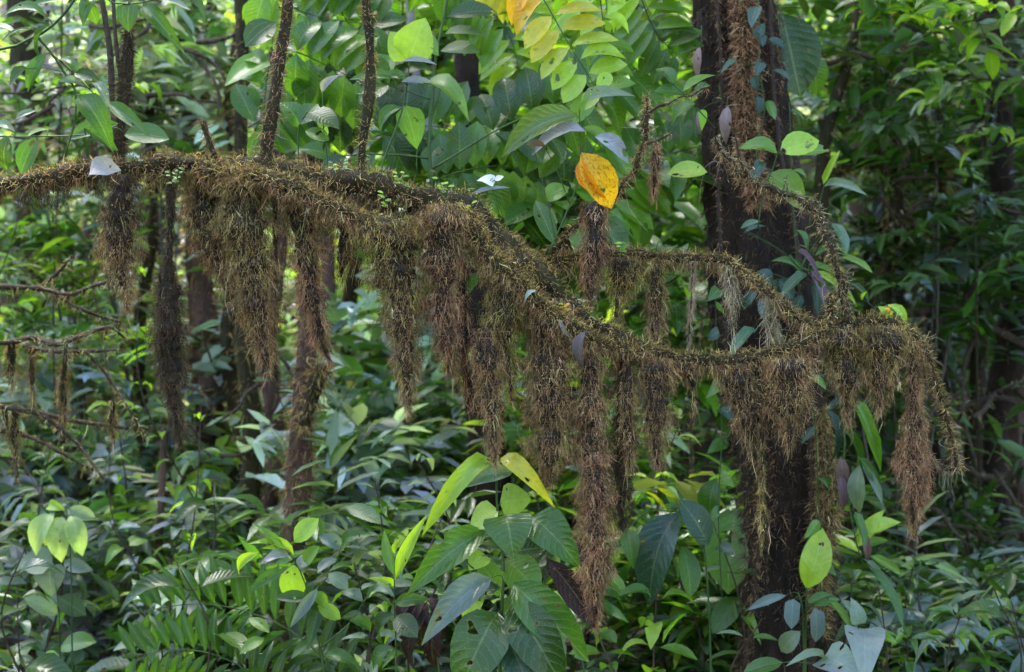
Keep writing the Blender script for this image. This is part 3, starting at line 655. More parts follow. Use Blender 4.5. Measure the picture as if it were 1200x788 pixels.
def tiny_plant(label, x, y, n, h, cols, Y=3.93):
    root = empty('tiny_plant', P(x, y, Y), label, 'small plant', 'seedlings and epiphytes growing on the branch'); lines = []
    for k in range(n):
        b = P(x + random.uniform(-4, 4), y, Y); t = b + Vector((random.uniform(-.4, .4), random.uniform(-.3, .2), 1)) * h * KX * Y * random.uniform(.6, 1.1)
        lines.append(([b, (b + t) / 2 + Vector((random.uniform(-.006, .006), 0, 0)), t], .0009, .0006))
        for q in range(4):
            p = b.lerp(t, .35 + .2 * q); d = Vector((random.choice((-1, 1)), random.uniform(-.6, .6), random.uniform(0, .6))).normalized()
            put_leaf(root, 'e', p, p + d * random.uniform(.012, .02), .008, random.choice(cols), LG, 0, 0)
    stem_mesh(root, lines, GSTEM)
for x, y, n, h, c, l in [(520,232,3,28,[LIME, BROWN],'reddish-green seedling standing on top of the knot of the branch'),
    (470,222,3,20,[FRESH, LIME],'tiny round-leaved seedling on the branch just left of the knot'),
    (455,250,2,22,[LIME],'small lime sprout between the two limbs left of the knot'),
    (545,255,2,26,[LIME, YEL],'yellow-green sprig leaning right from the knot'),
    (208,222,3,26,[FRESH],'narrow green sprig hanging on the branch above the spindle tassel'),
    (395,204,3,18,[BLUE, LIME],'bluish seedling cluster on the branch at the foot of the slim shoot'),
    (730,300,3,14,[FRESH, LIME],'low green sprouts on top of the upper right branch'),
    (662,372,2,16,[LIME, ORG],'green and orange sprig growing on the lower slanting limb'),
    (1040,372,3,12,[ORG, LIME],'orange and green speck-like sprouts on the hump of the branch end')]:
    tiny_plant(l, x, y, n, h, c)
# off-frame tree that carries the branch
mb = MB(); hp = smooth_path([(*P(-330,300,4.15)[:2], -.3, .2), (*P(-330,300,4.15)[:2], 1.0, .17), (-2.42, 4.2, 2.2, .16), (-2.5, 4.3, 4.5, .14), (-2.4, 4.4, 7.5, .1)], .06)
ht = empty('host_tree', (hp[0,0], hp[0,1], 0), 'tree just outside the left edge that carries the long branch', 'tree')
tube(mb, hp, hp[:, 3], 14, rough=.12); mb.build('trunk', BARKM, ht)


def gz(x, y): return float(hz(np.array(x), np.array(y)))

# ============================================================ THE BIG TRUNK AND OTHER TREES
def tree_trunk(name, label, pts, Y, bark=BARK, moss=0, mosscols=BROWN_M, down=True, up=None, cat='tree', group=None, sides=12, rough=.14, L=(.02, .05), wd=.003, crown=None, bias=.3):
    q = [(*P(p[0], p[1], Y + (p[3] if len(p) > 3 else 0)), p[2] * KX * Y) for p in pts]     # listed from the bottom up
    if down:
        b = q[0]; gz = float(hz(np.array(b[0]), np.array(b[1])))
        if b[2] > gz: q = [(b[0], b[1], gz - .1, b[3] * 1.25)] + q
    if up: t = q[-1]; q.append((t[0] + random.uniform(-.2, .2), t[1], up, t[3] * .7))
    pp = smooth_path(q, .05)
    root = empty(name, pp[0, :3], label, cat, group)
    mb = MB(); tube(mb, pp, pp[:, 3], sides, rough=rough, freq=3); mb.build('trunk', bark, root)
    if moss:
        if Y > 7 and wd == .003: wd = .0055; L = (L[0] * 1.5, L[1] * 1.5)
        if name != 'big_tree': moss = int(moss * .26)
        vis = pp[(pp[:, 2] < CAMZ + .0006 * Y * 430) & (pp[:, 2] > CAMZ - .0006 * Y * 430)]
        mb = MB(); moss_coat(mb, vis, vis[:, 3] * (1.06 if name == 'big_tree' else 1.02), moss, L=L, wd=wd, top=mosscols, under=mosscols, out=.6, bias=bias, droop=.8); mb.build('moss_cover', FM, root, kind='stuff')
    if crown is not None:
        c = bpy.data.objects.new('crown', crown); COL.objects.link(c); c.parent = root; c['kind'] = 'stuff'
        c.location = Vector(pp[-1, :3]) - root.location; c.rotation_euler.z = random.uniform(0, 6.28); sc = random.uniform(.85, 1.2); c.scale = (sc, sc, sc * .9)
    return root
# shared crown: leaf clumps on limbs, well above the frame
def crown_mesh(n, rad):
    mb = MB(); c = unit(rng.normal(size=(n, 3))) * (rng.uniform(.25, 1, n) ** .5)[:, None] * np.array([rad, rad, rad * .5])
    cl = rng.normal(size=(16, 3)) * np.array([rad * .55, rad * .55, rad * .3]); c = c * .55 + cl[rng.integers(0, 16, n)]
    sprays(mb, mb, c, .35, ['ellip', 'lance'], [DEEP, MID, FRESH], [3, 4, 2], leaf=(.12, .22), nper=8)
    for k in range(9):
        a = k * .7; e = np.array([math.cos(a) * rad * .8, math.sin(a) * rad * .8, rad * .25])
        tube(mb, smooth_path([(0, 0, -.3), tuple(e * .5 + np.array([0, 0, .15])), tuple(e)], .15), np.linspace(.05, .012, len(smooth_path([(0, 0, -.3), tuple(e * .5 + np.array([0, 0, .15])), tuple(e)], .15))), 5, col=(.03, .02, .012))
    return mb.mesh('crown', LS)
CR = crown_mesh(520, 1.9)

big = tree_trunk('big_tree', 'thick dark mossy tree trunk standing behind the right part of the branch', [(930,800,64),(925,700,52),(922,600,50),(915,520,52),(905,440,56),(893,350,58),(884,260,54),(874,170,50),(866,80,46),(860,0,44),(856,-60,42)], 5.25, BARK, 19000, [(.06,.036,.02),(.10,.058,.032),(.03,.02,.012),(.20,.12,.06)], up=7.5, sides=48, rough=.12, crown=CR, L=(.012,.03), wd=.0026)
mb = MB()
tb = smooth_path([(*P(x, y, 5.06), r*KX*5.06) for x, y, r in [(872,-40,12),(873,60,12),(872,110,11),(876,150,13),(880,200,11),(890,240,9)]], .02)
moss_coat(mb, tb, tb[:, 3], 7000, L=(.012,.034), wd=.0022, top=RED_M, under=RED_M, bias=.4)
tb = smooth_path([(*P(x, y, 5.06), r*KX*5.06) for x, y, r in [(962,480,6),(966,540,11),(970,580,15),(966,620,13),(958,670,10),(962,740,8)]], .02)
moss_coat(mb, tb, tb[:, 3], 6000, L=(.012,.034), wd=.0022, top=OLIVE_M, under=BROWN_M, bias=.5)
for _ in range(26):
    xx = rng.uniform(838, 925); y0 = rng.uniform(-20, 700); ln = rng.uniform(50, 190); c_ = 880 + (y0 - 100) * .075; xx = c_ + rng.uniform(-42, 42)
    tb = smooth_path([(*P(xx + j * rng.uniform(-1, 4), y0 + ln * j / 3, 5.09 + abs(xx - c_) / 42 * .08), rng.uniform(3, 7) * KX * 5) for j in range(4)], .02)
    moss_coat(mb, tb, tb[:, 3], int(ln * 2.2), L=(.01, .03), wd=.002, top=[RED_M, DARK_M, BROWN_M, OLIVE_M][rng.integers(0, 4)], under=DARK_M, bias=.6)
mb.build('moss_strand', FM, big, kind='stuff')
for k, pts in enumerate([[(838,-30),(846,100),(842,240),(852,380),(846,470)],[(902,-30),(905,90),(914,180),(930,260),(938,330)],[(915,400),(905,520),(900,640),(895,790)],[(945,380),(950,520),(955,650),(950,790)],[(880,430),(892,560),(884,700),(872,790)]]):
    q = smooth_path([P(x, y, 5.05 + .03 * (k % 3)) for x, y in pts], .04); mb = MB(); tube(mb, q, .006 + .004 * (k % 2), 7, rough=.4, freq=1); moss_coat(mb, q, q[:, 0] * 0 + .006, 1500, L=(.006, .018), wd=.002, top=DARK_M, under=BROWN_M, bias=.5); mb.build('climbing_root', FM, big)

T = tree_trunk
T('mossy_tree', 'reddish-brown blurred trunk behind the space between the spindle tassel and the shaggy one', [(250,660,17),(246,520,18),(240,400,17),(233,310,14),(228,200,12),(222,60,11),(218,-60,11)], 8.3, BARKR, 9000, RED_M, up=8)
T('mossy_tree', 'upright mossy trunk seen under the black cord and ragged tassel', [(345,640,12),(351,560,15),(353,480,12),(361,400,11),(362,310,11),(366,200,12),(370,60,12),(372,-60,12)], 5.9, BARKR, 24000, BROWN_M, up=8, crown=CR)
T('mossy_stub', 'bent moss-capped stub growing off the mossy trunk under the ragged tassel', [(356,500,6),(364,470,8),(371,445,10),(376,436,9),(370,430,5)], 5.75, BARKM, 2600, OLIVE_M, down=False, cat='stub', L=(.02,.05))
T('slender_tree', 'thin pinkish bare trunk right of the mossy trunk at left', [(396,620,7),(393,540,8),(390,450,8),(386,360,8),(384,300,8),(380,150,7),(378,-60,7)], 8.2, bark_material('pink_bark', (.07,.035,.035), (.24,.13,.12), scale=12, bump=.3), up=7)
T('slender_tree', 'crooked olive mossy trunk left of the two upright ones', [(262,720,10),(275,650,10),(292,580,12),(296,500,11),(288,420,10),(284,330,9),(282,150,8),(280,-60,8)], 6.9, BARKM, 6500, OLIVE_M, up=7)
T('dark_tree', 'dark shadowed trunk behind the olive skirt and the slim stringy tassel', [(590,800,24),(585,700,24),(578,600,24),(568,500,22),(560,400,20),(556,330,18),(550,250,16),(548,100,14),(545,-60,14)], 6.8, BARK, 1800, DARK_M, up=7)
T('mossy_tree', 'slim shaggy brown tree just right of the spindle tassel', [(253,760,9.9),(227,640,9),(245,520,7.6),(229,400,9.9),(247,260,7.2),(230,120,8.1),(255,-60,6.3)], 9.0, BARKM, 5200, BROWN_M, up=6.5, L=(.015,.05))
T('mossy_tree', 'slim mossy tree behind the big shaggy tassel, lower part visible', [(290,760,8.8),(265,640,8),(280,520,6.8),(266,400,8.8),(284,260,6.4),(270,120,7.2),(292,-60,5.6)], 7.9, BARKM, 4600, RED_M, up=6.5, L=(.015,.05))
T('mossy_tree', 'brown shaggy tree directly left of the upright one under the ragged tassel', [(336,760,12.1),(312,640,11),(324,520,9.3),(312,400,12.1),(330,260,8.8),(319,120,9.9),(338,-60,7.7)], 7.4, BARKR, 5200, BROWN_M, up=6.5, L=(.015,.05))
T('mossy_tree', 'slim olive tree between the pinkish trunk and the fan-shaped tassel', [(428,760,9.9),(405,640,9),(414,520,7.6),(404,400,9.9),(422,260,7.2),(414,120,8.1),(430,-60,6.3)], 9.4, BARKM, 2600, OLIVE_M, up=6.5, L=(.015,.05))
T('mossy_tree', 'slim mossy tree left of the thin crooked brown stem', [(186,760,7.7),(164,640,7),(170,520,6.0),(162,400,7.7),(180,260,5.6),(175,120,6.3),(188,-60,4.9)], 8.3, BARKM, 5200, BROWN_M, up=6.5, L=(.015,.05))
T('mossy_tree', 'reddish mossy tree behind the twig tangle at left', [(113,760,11.0),(92,640,10),(95,520,8.5),(89,400,11.0),(107,260,8.0),(105,120,9.0),(115,-60,7.0)], 9.2, BARKR, 4600, RED_M, up=6.5, L=(.015,.05))
T('mossy_tree', 'slim mossy tree below the knot tassel', [(518,760,8.8),(498,640,8),(498,520,6.8),(494,400,8.8),(512,260,6.4),(513,120,7.2),(520,-60,5.6)], 8.6, BARKM, 5200, BROWN_M, up=6.5, L=(.015,.05))
T('mossy_tree', 'dark slim tree behind the broad rectangular curtain', [(693,760,11.0),(674,640,10),(671,520,8.5),(669,400,11.0),(687,260,8.0),(691,120,9.0),(695,-60,7.0)], 8.8, BARKM, 2600, DARK_M, up=6.5, L=(.015,.05))
T('mossy_tree', 'slim mossy tree behind the hump of the branch end', [(1053,760,9.9),(1035,640,9),(1029,520,7.6),(1029,400,9.9),(1047,260,7.2),(1054,120,8.1),(1055,-60,6.3)], 8.0, BARKM, 5200, BROWN_M, up=6.5, L=(.015,.05))
T('pale_tree', 'pale lichen-grey trunk at the top, left of the big trunk', [(758,420,8),(764,300,9),(768,180,10),(768,90,10),(772,0,10),(776,-60,10)], 9.5, BARKP, 300, OLIVE_M, up=8)
T('mossy_sapling', 'tall crooked mossy sapling right of the big trunk, forking near the top', [(950,560,9),(955,400,9),(958,290,9),(962,240,9),(966,170,8),(978,120,7),(992,80,6),(1003,30,5),(1008,-60,5)], 7.2, BARKM, 2600, OLIVE_M, up=5, L=(.012,.03))
T('bare_twig', 'pale bare branch reaching left from the crooked sapling near the top', [(992,62,3),(980,72,3.5),(965,74,3),(945,66,2.5)], 7.1, TWIG, 60, OLIVE_M, down=False, cat='branch')
T('bare_twig', 'bare arched branch reaching right from the crooked sapling to the leaves', [(996,60,3),(1030,70,3),(1062,69,2.6),(1085,60,2.2),(1110,45,2)], 7.1, TWIG, 80, OLIVE_M, down=False, cat='branch')
T('mossy_bough', 'horizontal mossy bough in the blurred upper right', [(972,206,5),(1000,194,6),(1040,191,7),(1080,190,8),(1115,187,6),(1126,160,5)], 7.4, BARKM, 2400, OLIVE_M, down=False, cat='branch', L=(.015,.035))
T('hanging_stub', 'thick mossy stub hanging below the horizontal bough at upper right', [(1056,300,4),(1052,260,9),(1048,220,9),(1046,194,7)], 7.45, BARKM, 1200, OLIVE_M, down=False, cat='hanging moss')
T('hanging_stub', 'small moss tuft hanging at the right end of the horizontal bough', [(1103,226,5),(1104,208,6),(1102,190,5)], 7.4, BARKM, 500, OLIVE_M, down=False, cat='hanging moss')
T('red_brown_tree', 'broad reddish-brown blurred trunk with dark streaks at upper right', [(1022,420,24),(1015,300,24),(1012,180,24),(1010,60,24),(1008,-60,24)], 12, BARKR, 900, RED_M, up=9, crown=CR, L=(.03,.09), wd=.006)
T('red_brown_tree', 'second reddish trunk just right of the broad streaked one', [(1072,420,20),(1066,260,20),(1060,100,20),(1055,-60,20)], 12.6, BARKR, 700, RED_M, up=9, crown=CR, L=(.03,.09), wd=.006)
for i, (x, r_, Y, l) in enumerate([(1092,13,8.6,'dark leaning trunk right of the rightmost tassel'),(1136,10,9.2,'dark slim trunk in the gloom midway between the rightmost tassel and the edge'),(1170,17,8.2,'black thick trunk close to the right edge'),(1200,12,9.6,'dark trunk cut by the right edge')]):
    T('dark_tree', l, [(x-14-12*i,800,r_*1.2),(x-20+8*i,650,r_),(x+14-9*i,500,r_*.9),(x+6+8*i,350,r_*1.05),(x+24-10*i,200,r_*.8),(x-16+9*i,50,r_*.8),(x-20,-60,r_*.7)], Y, [BARK, BARKM, BARK, BARKR][i], 1800, [DARK_M, BROWN_M, DARK_M, OLIVE_M][i], up=7, crown=CR)
T('slender_tree', 'thin crooked brown stem in the blurred lower left', [(172,800,5),(178,720,5),(186,640,4.5),(190,560,4),(192,500,3.5)], 6.6, BARKR, 260, RED_M, cat='stem', L=(.01,.03))
for i, (x, y, h, l) in enumerate([(2.3,9.4,6.9,'tall canopy tree behind the big mossy one, its crown above the picture'),(3.3,7.2,6.0,'canopy tree over the dark right side, nearer one'),(3.6,10.5,7.2,'canopy tree over the dark right side, farther one'),(3.4,13.5,8.6,'canopy tree far behind the dark right side'),(1.2,14.5,8.6,'canopy tree far behind the middle of the branch')]):  # trees added for the shade of their crowns, out of view above
    x = x + (1.6 if i in (1,) else 0); pp = smooth_path([(x, y, gz(x, y) - .1, .16), (x + .15, y, 2.5, .12), (x - .1, y + .1, h, .08)], .1)
    rt = empty('canopy_tree', (x, y, gz(x, y) - .1), l, 'tree'); mb = MB(); tube(mb, pp, pp[:, 3], 10, rough=.2); mb.build('trunk', BARKM, rt)
    c = bpy.data.objects.new('crown', CR); COL.objects.link(c); c.parent = rt; c.location = (0, 0, h + .4 - rt.location.z); c['kind'] = 'stuff'; c.rotation_euler.z = i * 1.3; c.scale = (1.25, 1.25, .9)
for i, (x, y, h, l) in enumerate([(-3.4,9.6,7.2,'canopy tree at the far left, its crown above the picture')]):  # added to darken the gaps at left
    pp = smooth_path([(x, y, gz(x, y) - .1, .13), (x + .15, y, 2.5, .10), (x - .1, y + .1, h, .07)], .1)
    rt = empty('canopy_tree', (x, y, gz(x, y) - .1), l, 'tree'); mb = MB(); tube(mb, pp, pp[:, 3], 10, rough=.2); mb.build('trunk', BARKM, rt)
    c = bpy.data.objects.new('crown', CR); COL.objects.link(c); c.parent = rt; c.location = (0, 0, h + .4 - rt.location.z); c['kind'] = 'stuff'; c.rotation_euler.z = i * 1.7; c.scale = (1.1, 1.1, .9)
T('beige_bough', 'pale beige slanting bough behind the shoots above the knot', [(556,222,6),(540,202,7),(524,184,7),(508,158,7),(492,120,6),(486,60,5),(480,-60,5)], 6.6, BARKP, 160, OLIVE_M, down=False, up=5.5, cat='branch')
for i, (x, Y, r_, l) in enumerate([(40,13,16,'far dim trunk near the left edge'),(150,15,15,'far dim trunk above the tapering tassel'),(470,14,16,'far trunk in the haze below the fan-shaped tassel'),(640,16,18,'far trunk hidden behind the middle leaves'),(820,13,14,'far trunk beside the big trunk on its left'),(1150,15,22,'far wide trunk in the upper right corner')]):
    T('far_tree', l, [(x+20,620,r_),(x-12,400,r_*.8),(x+18,200,r_*.95),(x-8,60,r_*.7),(x+10,-60,r_*.7)], Y, BARKR if i % 2 else BARK, 0, up=12)
# canopy trees added to shade the right side and the rear, their crowns above the picture
for i, (x, y, l) in enumerate([(3.6,5.4,'canopy tree right of the picture'),(4.9,9.0,'canopy tree beyond the right edge'),(-5.2,10.5,'canopy tree beyond the left edge')]):
    pp = smooth_path([(x, y, -.2, .2), (x + .1, y, 2.5, .15), (x, y + .1, 5.4, .1)], .1)
    rt = empty('canopy_tree', (x, y, -.2), l, 'tree'); mb = MB(); tube(mb, pp, pp[:, 3], 10, rough=.12); mb.build('trunk', BARK, rt)
    c = bpy.data.objects.new('crown', CR); COL.objects.link(c); c.parent = rt; c.location = (0, 0, 5.6); c['kind'] = 'stuff'

# left tangle of lichened twigs
def twigs(label, lines, Y, n):
    root = empty('mossy_twigs', P(lines[0][0][0], lines[0][0][1], Y), label, 'twigs'); mbm = MB()
    for pts in lines:
        pp = smooth_path([(*P(p[0], p[1], Y + random.uniform(-.08, .08)), (p[2] if len(p) > 2 else 2) * KX * Y) for p in pts], .015)
        mb = MB(); tube(mb, pp, pp[:, 3], 6, rough=.25); mb.build('twig', TWIG, root)
        moss_coat(mbm, pp, pp[:, 3], int(n * len(pp) / 60), L=(.01, .032), wd=.0022, top=[(.22,.19,.08),(.34,.30,.15),(.12,.10,.04),(.45,.4,.24)], under=OLIVE_M, bias=.5)
    mbm.build('moss_cover', FM, root, kind='stuff')
twigs('tangle of lichen-covered twigs at the left edge below the branch', [
  [(-60,330,4),(0,336,3.5),(45,338,3),(80,345,2.5),(110,335,2),(150,325,1.5)], [(45,338,2.5),(70,318,2),(84,300,1.5)], [(60,342,2),(90,360,2),(120,372,1.8),(142,378,1.5),(150,392,1)],
  [(-60,396,3),(0,402,3),(40,396,3.4),(66,404,3),(100,392,2.6),(128,384,2),(146,396,1.2)], [(28,405,2.6),(60,412,2.2),(100,412,2),(140,410,1.4)], [(78,398,2),(76,430,3),(72,470,4),(74,520,3)],
  [(-60,470,4),(10,478,3.6),(50,486,3.2),(90,494,2.6),(150,502,2)], [(5,480,3),(14,520,3),(20,560,2)], [(50,486,2.4),(90,520,2),(120,560,1.6)], [(100,412,1.8),(125,440,1.6),(150,478,1.4),(168,510,1)],
  [(-60,500,3),(20,508,3),(70,530,2),(110,552,1.6)]], 5.0, 480)
for x, y0, y1, hw, l in [(14,398,455,9,'ball of olive moss on the twig tangle, nearest to the left edge'),(38,408,470,6,'short moss beard in the twig tangle right of the moss ball'),(75,428,500,7,'long mossy stub hanging from the twig tangle'),(132,470,520,6,'pale moss beard at the right end of the twig tangle'),(18,478,540,8,'lowest moss beard of the twig tangle at the left edge')]:
    MH('hanging_moss', l, [(x,y0,hw*.7),(x-1,(y0*2+y1)/3,hw),(x,(y0+2*y1)/3,hw*.7),(x+1,y1,1)], 5.0, OLIVE_M, .8, 0, group='moss beards on the twig tangle')
twigs('dim mossy boughs arching through the dark right side', [
  [(1075,368,5),(1100,360,6),(1125,366,6),(1150,380,5),(1190,400,5),(1240,430,5)],[(1240,300,5),(1180,318,4),(1140,340,4),(1125,366,3)],[(1240,500,5),(1190,470,5),(1150,470,4),(1110,485,3)],[(1060,560,4),(1110,540,4),(1160,560,5),(1240,545,6)],[(1150,380,3),(1130,430,3),(1135,480,2)]], 7.6, 150)

# ============================================================ HAND PLACED PLANTS
hero('leafy_spray', 'spray of oval green leaves and bluish curled ones hanging in the top left corner', 'leaves', 3.75,
  [([(-60,40),(0,58),(35,46),(62,30),(90,-5),(110,-60)],.0045,.003), ([(45,45),(60,62),(75,85),(88,106),(88,140),(76,184)],.004,.002), ([(-40,155),(0,160),(55,160),(100,158),(135,150)],.0028,.0015), ([(60,62),(90,90),(120,118),(150,128)],.0022,.0012), ([(100,-60),(120,-5),(150,5),(200,-4)],.003,.002)],
  [('e',80,0,33,5,16,MID),('e',55,22,5,6,20,MID),('o',152,3,149,37,27,MID,0,0,.2,0),('l',167,8,209,50,18,MID),('o',58,30,38,72,15,DEEP),('l',55,62,28,108,19,MID),
   ('l',37,34,0,45,10,DEEP),('o',92,112,134,168,28,MID),('l',126,120,174,157,16,MID),('e',145,158,198,160,29,MID,0,0,.1,0),('e',139,145,78,160,20,MID),('l',98,150,140,176,13,MID),
   ('e',44,162,22,203,26,MID),('l',57,152,31,158,12,FRESH),('e',10,160,2,200,22,DEEP),('e',70,96,103,97,10,GLAU),('l',108,98,129,122,12,GLAU),('e',68,70,94,82,16,MID),('e',88,86,113,92,14,DEEP),
   ('l',102,0,114,30,14,MID),('e',30,80,8,100,18,DEEP),('l',-5,148,20,150,16,GLAU),('l',18,140,42,128,10,GLAU),('e',120,-5,92,20,20,MID),('l',205,-10,246,18,16,DEEP),('e',210,0,170,-12,18,MID),('e',-10,30,22,38,18,MID),('l',170,0,222,6,14,GLAU)], lmat=LC)
hero('sapling', 'slender sapling with round lime tip leaf standing on the branch left of the knot', 'plant', 4.12,
  [([(446,214),(449,190),(460,162),(471,130),(477,100),(480,70)],.0038,.0018)],
  [('o',480,71,497,20,46,LIME,0,-.02,.1,0),('o',478,72,458,36,34,LIME),('l',467,93,411,89,17,MID),('o',494,98,554,124,34,FRESH,0,-.05,-.3,1),('l',470,96,514,98,12,GREY),('l',472,72,512,73,9,GREY),
   ('o',474,124,490,174,32,FRESH),('e',476,96,450,84,14,MID),('e',471,126,438,150,20,MID)], lmat=LC)
hero('forked_shrub', 'bare forked dark shrub stem with a few leaves behind the branch above the knot', 'plant', 4.7,
  [([(508,360),(507,230),(504,200),(503,160),(507,110),(512,60),(522,10),(530,-60)],.0085,.004),([(503,186),(470,182),(430,181),(390,184)],.004,.002),([(507,198),(540,178),(578,155),(620,135),(660,120),(700,108)],.004,.002),([(505,150),(490,170),(488,205)],.003,.002),([(508,118),(480,108),(455,100)],.003,.0015)],
  [('l',390,184,352,172,26,MID),('e',404,182,380,214,28,DEEP),('e',440,180,410,206,26,MID),('e',516,60,562,58,28,MID),('e',520,40,570,38,22,MID),('e',524,20,582,10,24,DEEP),('e',514,66,478,40,24,FRESH),('e',455,100,420,118,26,MID),('e',456,98,440,66,24,DEEP)])
pinnate('compound_leaf', 'large green compound leaf, backlit, right of the furry shoot', 'leaves', 4.9, [(338,58),(360,66),(385,78),(410,90),(440,104)], 7, 60, 33, [MID, FRESH], 'e', ang=74, group='large compound leaves')
hero('broad_leaf_plant', 'cluster of broad dark green leaves left of the furry shoot', 'plant', 4.75, [([(318,230),(312,180),(309,140),(312,100),(318,60),(322,30)],.004,.002)],
  [('e',322,26,287,52,32,DEEP),('e',320,44,294,40,22,MID),('o',316,70,262,96,36,FRESH),('e',312,76,284,62,22,FRESH),('e',311,98,276,84,20,FRESH),('l',306,104,273,82,14,LIME),('e',314,60,344,52,20,MID),('e',326,200,300,186,18,FRESH),('l',309,150,290,190,16,MID)], lmat=LC)
hero('broad_leaf_plant', 'row of dark rounded leaves just right of the furry shoot above the branch', 'plant', 4.45, [([(350,240),(350,190),(350,150),(362,130)],.003,.0015),([(385,240),(384,190),(379,150),(378,108)],.0025,.0015)],
  [('e',350,150,334,118,30,MID),('e',352,146,372,120,24,MID),('l',378,110,392,86,11,GREY),('e',384,160,372,142,10,LIME),('e',386,165,358,152,17,FRESH),('l',384,150,388,140,8,FRESH),('o',362,132,398,148,34,DEEP),('e',384,196,412,210,30,DEEP)])
pinnate('compound_leaf', 'compound leaf fading from orange to yellow and green at the top middle', 'leaves', 4.4, [(618,-30),(642,8),(662,44),(684,80),(706,116)], 8, 54, 26, [ORG, (.55,.3,.02), YEL, (.3,.34,.03), LIME, FRESH], 'e', ang=72, dY=(.05,-.05), group='large compound leaves')
pinnate('compound_leaf', 'dark green compound leaf with broad leaflets above the knot', 'leaves', 4.95, [(560,165),(600,144),(640,128),(680,113),(720,94),(770,66)], 9, 66, 33, [DEEP, MID, MID], 'e', ang=74, group='large compound leaves')
pinnate('compound_leaf', 'lime green compound leaf right of the orange one near the top', 'leaves', 4.7, [(700,-30),(706,20),(712,60),(716,90)], 4, 36, 20, [LIME, FRESH], 'e', ang=60, group='large compound leaves')
pinnate('compound_leaf', 'dark glossy compound leaf behind the round lime leaf', 'leaves', 5.3, [(380,-20),(410,30),(440,70),(470,100)], 8, 66, 33, [MID, DEEP], 'e', ang=74, group='large compound leaves')
hero('twiggy_seedling', 'twiggy seedling with grey and ribbed olive leaves and one orange-yellow leaf at the centre top', 'plant', 4.0,
  [([(642,300),(655,270),(668,240),(679,205),(680,170),(679,128)],.0028,.0015),([(668,240),(655,205),(640,175)],.002,.001),([(652,285),(642,240),(625,172)],.002,.001),([(679,205),(690,180),(700,168)],.0016,.001)],
  [('e',679,136,586,167,32,OLIVE,.0,-.03,-.2,1),('l',680,128,733,101,19,GLAU),('e',688,155,622,166,24,GREY,0,-.02,.1,1,LD),('e',697,160,739,184,19,GREY,0,-.02,.2,1,LD),('e',682,150,718,165,14,FRESH),
   ('e',684,130,700,104,18,LIME),('e',700,106,716,84,16,LIME),('l',640,172,618,168,10,BROWN),('e',651,288,627,232,20,MID),('e',640,236,664,216,22,FRESH),('l',677,140,690,112,10,FRESH)])
tws = [o for o in bpy.data.objects if o.name.startswith('twiggy_seedling')][0]
yl = put_leaf(tws, 'e', P(681,179,3.97), P(721,243,3.98), .098, (.52,.27,.015), LY, .35, 1); yl['label'] = 'large orange-yellow dying leaf with brown mottling'
mb = MB(); q = smooth_path([P(679,168,4.0), P(679,174,3.98), P(681,180,3.97), P(692,200,3.968)], .008); tube(mb, q, .0016, 5, col=(.3,.2,.03)); mb.build('petiole', TWIG, tws)
yb = put_leaf(yl.parent, 'l', P(681,185,3.96), P(702,235,3.95), .05, (.5,.18,.012), LY, .9, 1)
hero('twiggy_seedling', 'thin twig with a white torn leaf and a grey sliver standing right of the knot', 'plant', 4.05, [([(604,292),(592,262),(584,238),(575,218)],.002,.001)],
  [('h',578,215,560,208,16,(.5,.5,.47),0,0,0,1,LD),('l',580,212,590,206,8,(.5,.5,.47),0,0,0,0,LD),('l',549,231,598,217,6,GREY,0,0,0,0,LD)])
hero('lime_leaved_twig', 'twig with pairs of bright lime leaves in front of the big trunk', 'plant', 4.1, [([(888,268),(895,225),(905,200),(911,180)],.0022,.0012),([(905,200),(890,190),(880,175)],.0012,.001)],
  [('e',914,179,960,162,33,LIME,0,0,.1,0),('e',911,180,869,166,20,FRESH,0,0,-.1,1),('e',936,181,971,174,18,FRESH,.08,.05,0,0),('e',898,205,946,238,34,FRESH,.05,.02,.2,1),('e',908,212,942,222,14,FRESH)], lmat=LC)
hero('lime_leaved_twig', 'single lime oval leaf on a fine twig left of the big trunk', 'plant', 4.05, [([(838,215),(834,204),(829,202)],.0012,.0008)], [('e',829,202,782,201,26,LIME,0,0,0,0)], lmat=LC)
hero('leafy_twig', 'green leaves on a twig at the top between the mossy twig and the big trunk', 'plant', 4.3, [([(838,150),(810,120),(790,100),(770,86)],.002,.001)],
  [('e',806,112,768,104,20,MID),('e',810,118,828,98,20,MID),('e',818,130,826,152,22,FRESH),('e',790,100,772,76,18,MID),('l',800,108,838,84,14,FRESH),('e',815,122,782,140,24,MID)])
# leaves in front of the trunk and beside it
hero('epiphyte', 'dark green climber leaves running down the upper big trunk', 'climber', 4.98, [([(886,-20),(890,30),(890,80),(896,130),(886,170),(892,210)],.003,.002)],
  [('h',886,10,880,32,15,TEAL),('h',890,40,895,54,13,TEAL),('h',888,42,896,26,12,TEAL),('h',892,74,886,88,12,TEAL),('e',900,46,919,54,12,TEAL),('h',882,92,888,108,12,TEAL),('e',905,82,926,92,9,TEAL),('e',884,112,892,132,11,TEAL),('l',866,74,845,80,8,(.06,.11,.06)),('e',900,118,908,138,10,MID),('h',886,160,894,176,13,TEAL),('e',892,190,884,208,12,TEAL)], lmat=LG)
hero('dead_hanging_leaf', 'dry purplish-brown leaves hanging at the left side of the big trunk', 'dead leaves', 5.0, [([(842,100),(846,118),(852,122)],.002,.001),([(822,30),(822,50),(820,56)],.002,.001)],
  [('l',820,54,816,94,9,(.26,.16,.16),0,0,.2,1,LD),('l',853,124,849,168,13,(.28,.18,.17),0,0,.2,1,LD),('l',818,130,821,158,7,(.24,.14,.15),0,0,.2,1,LD)])
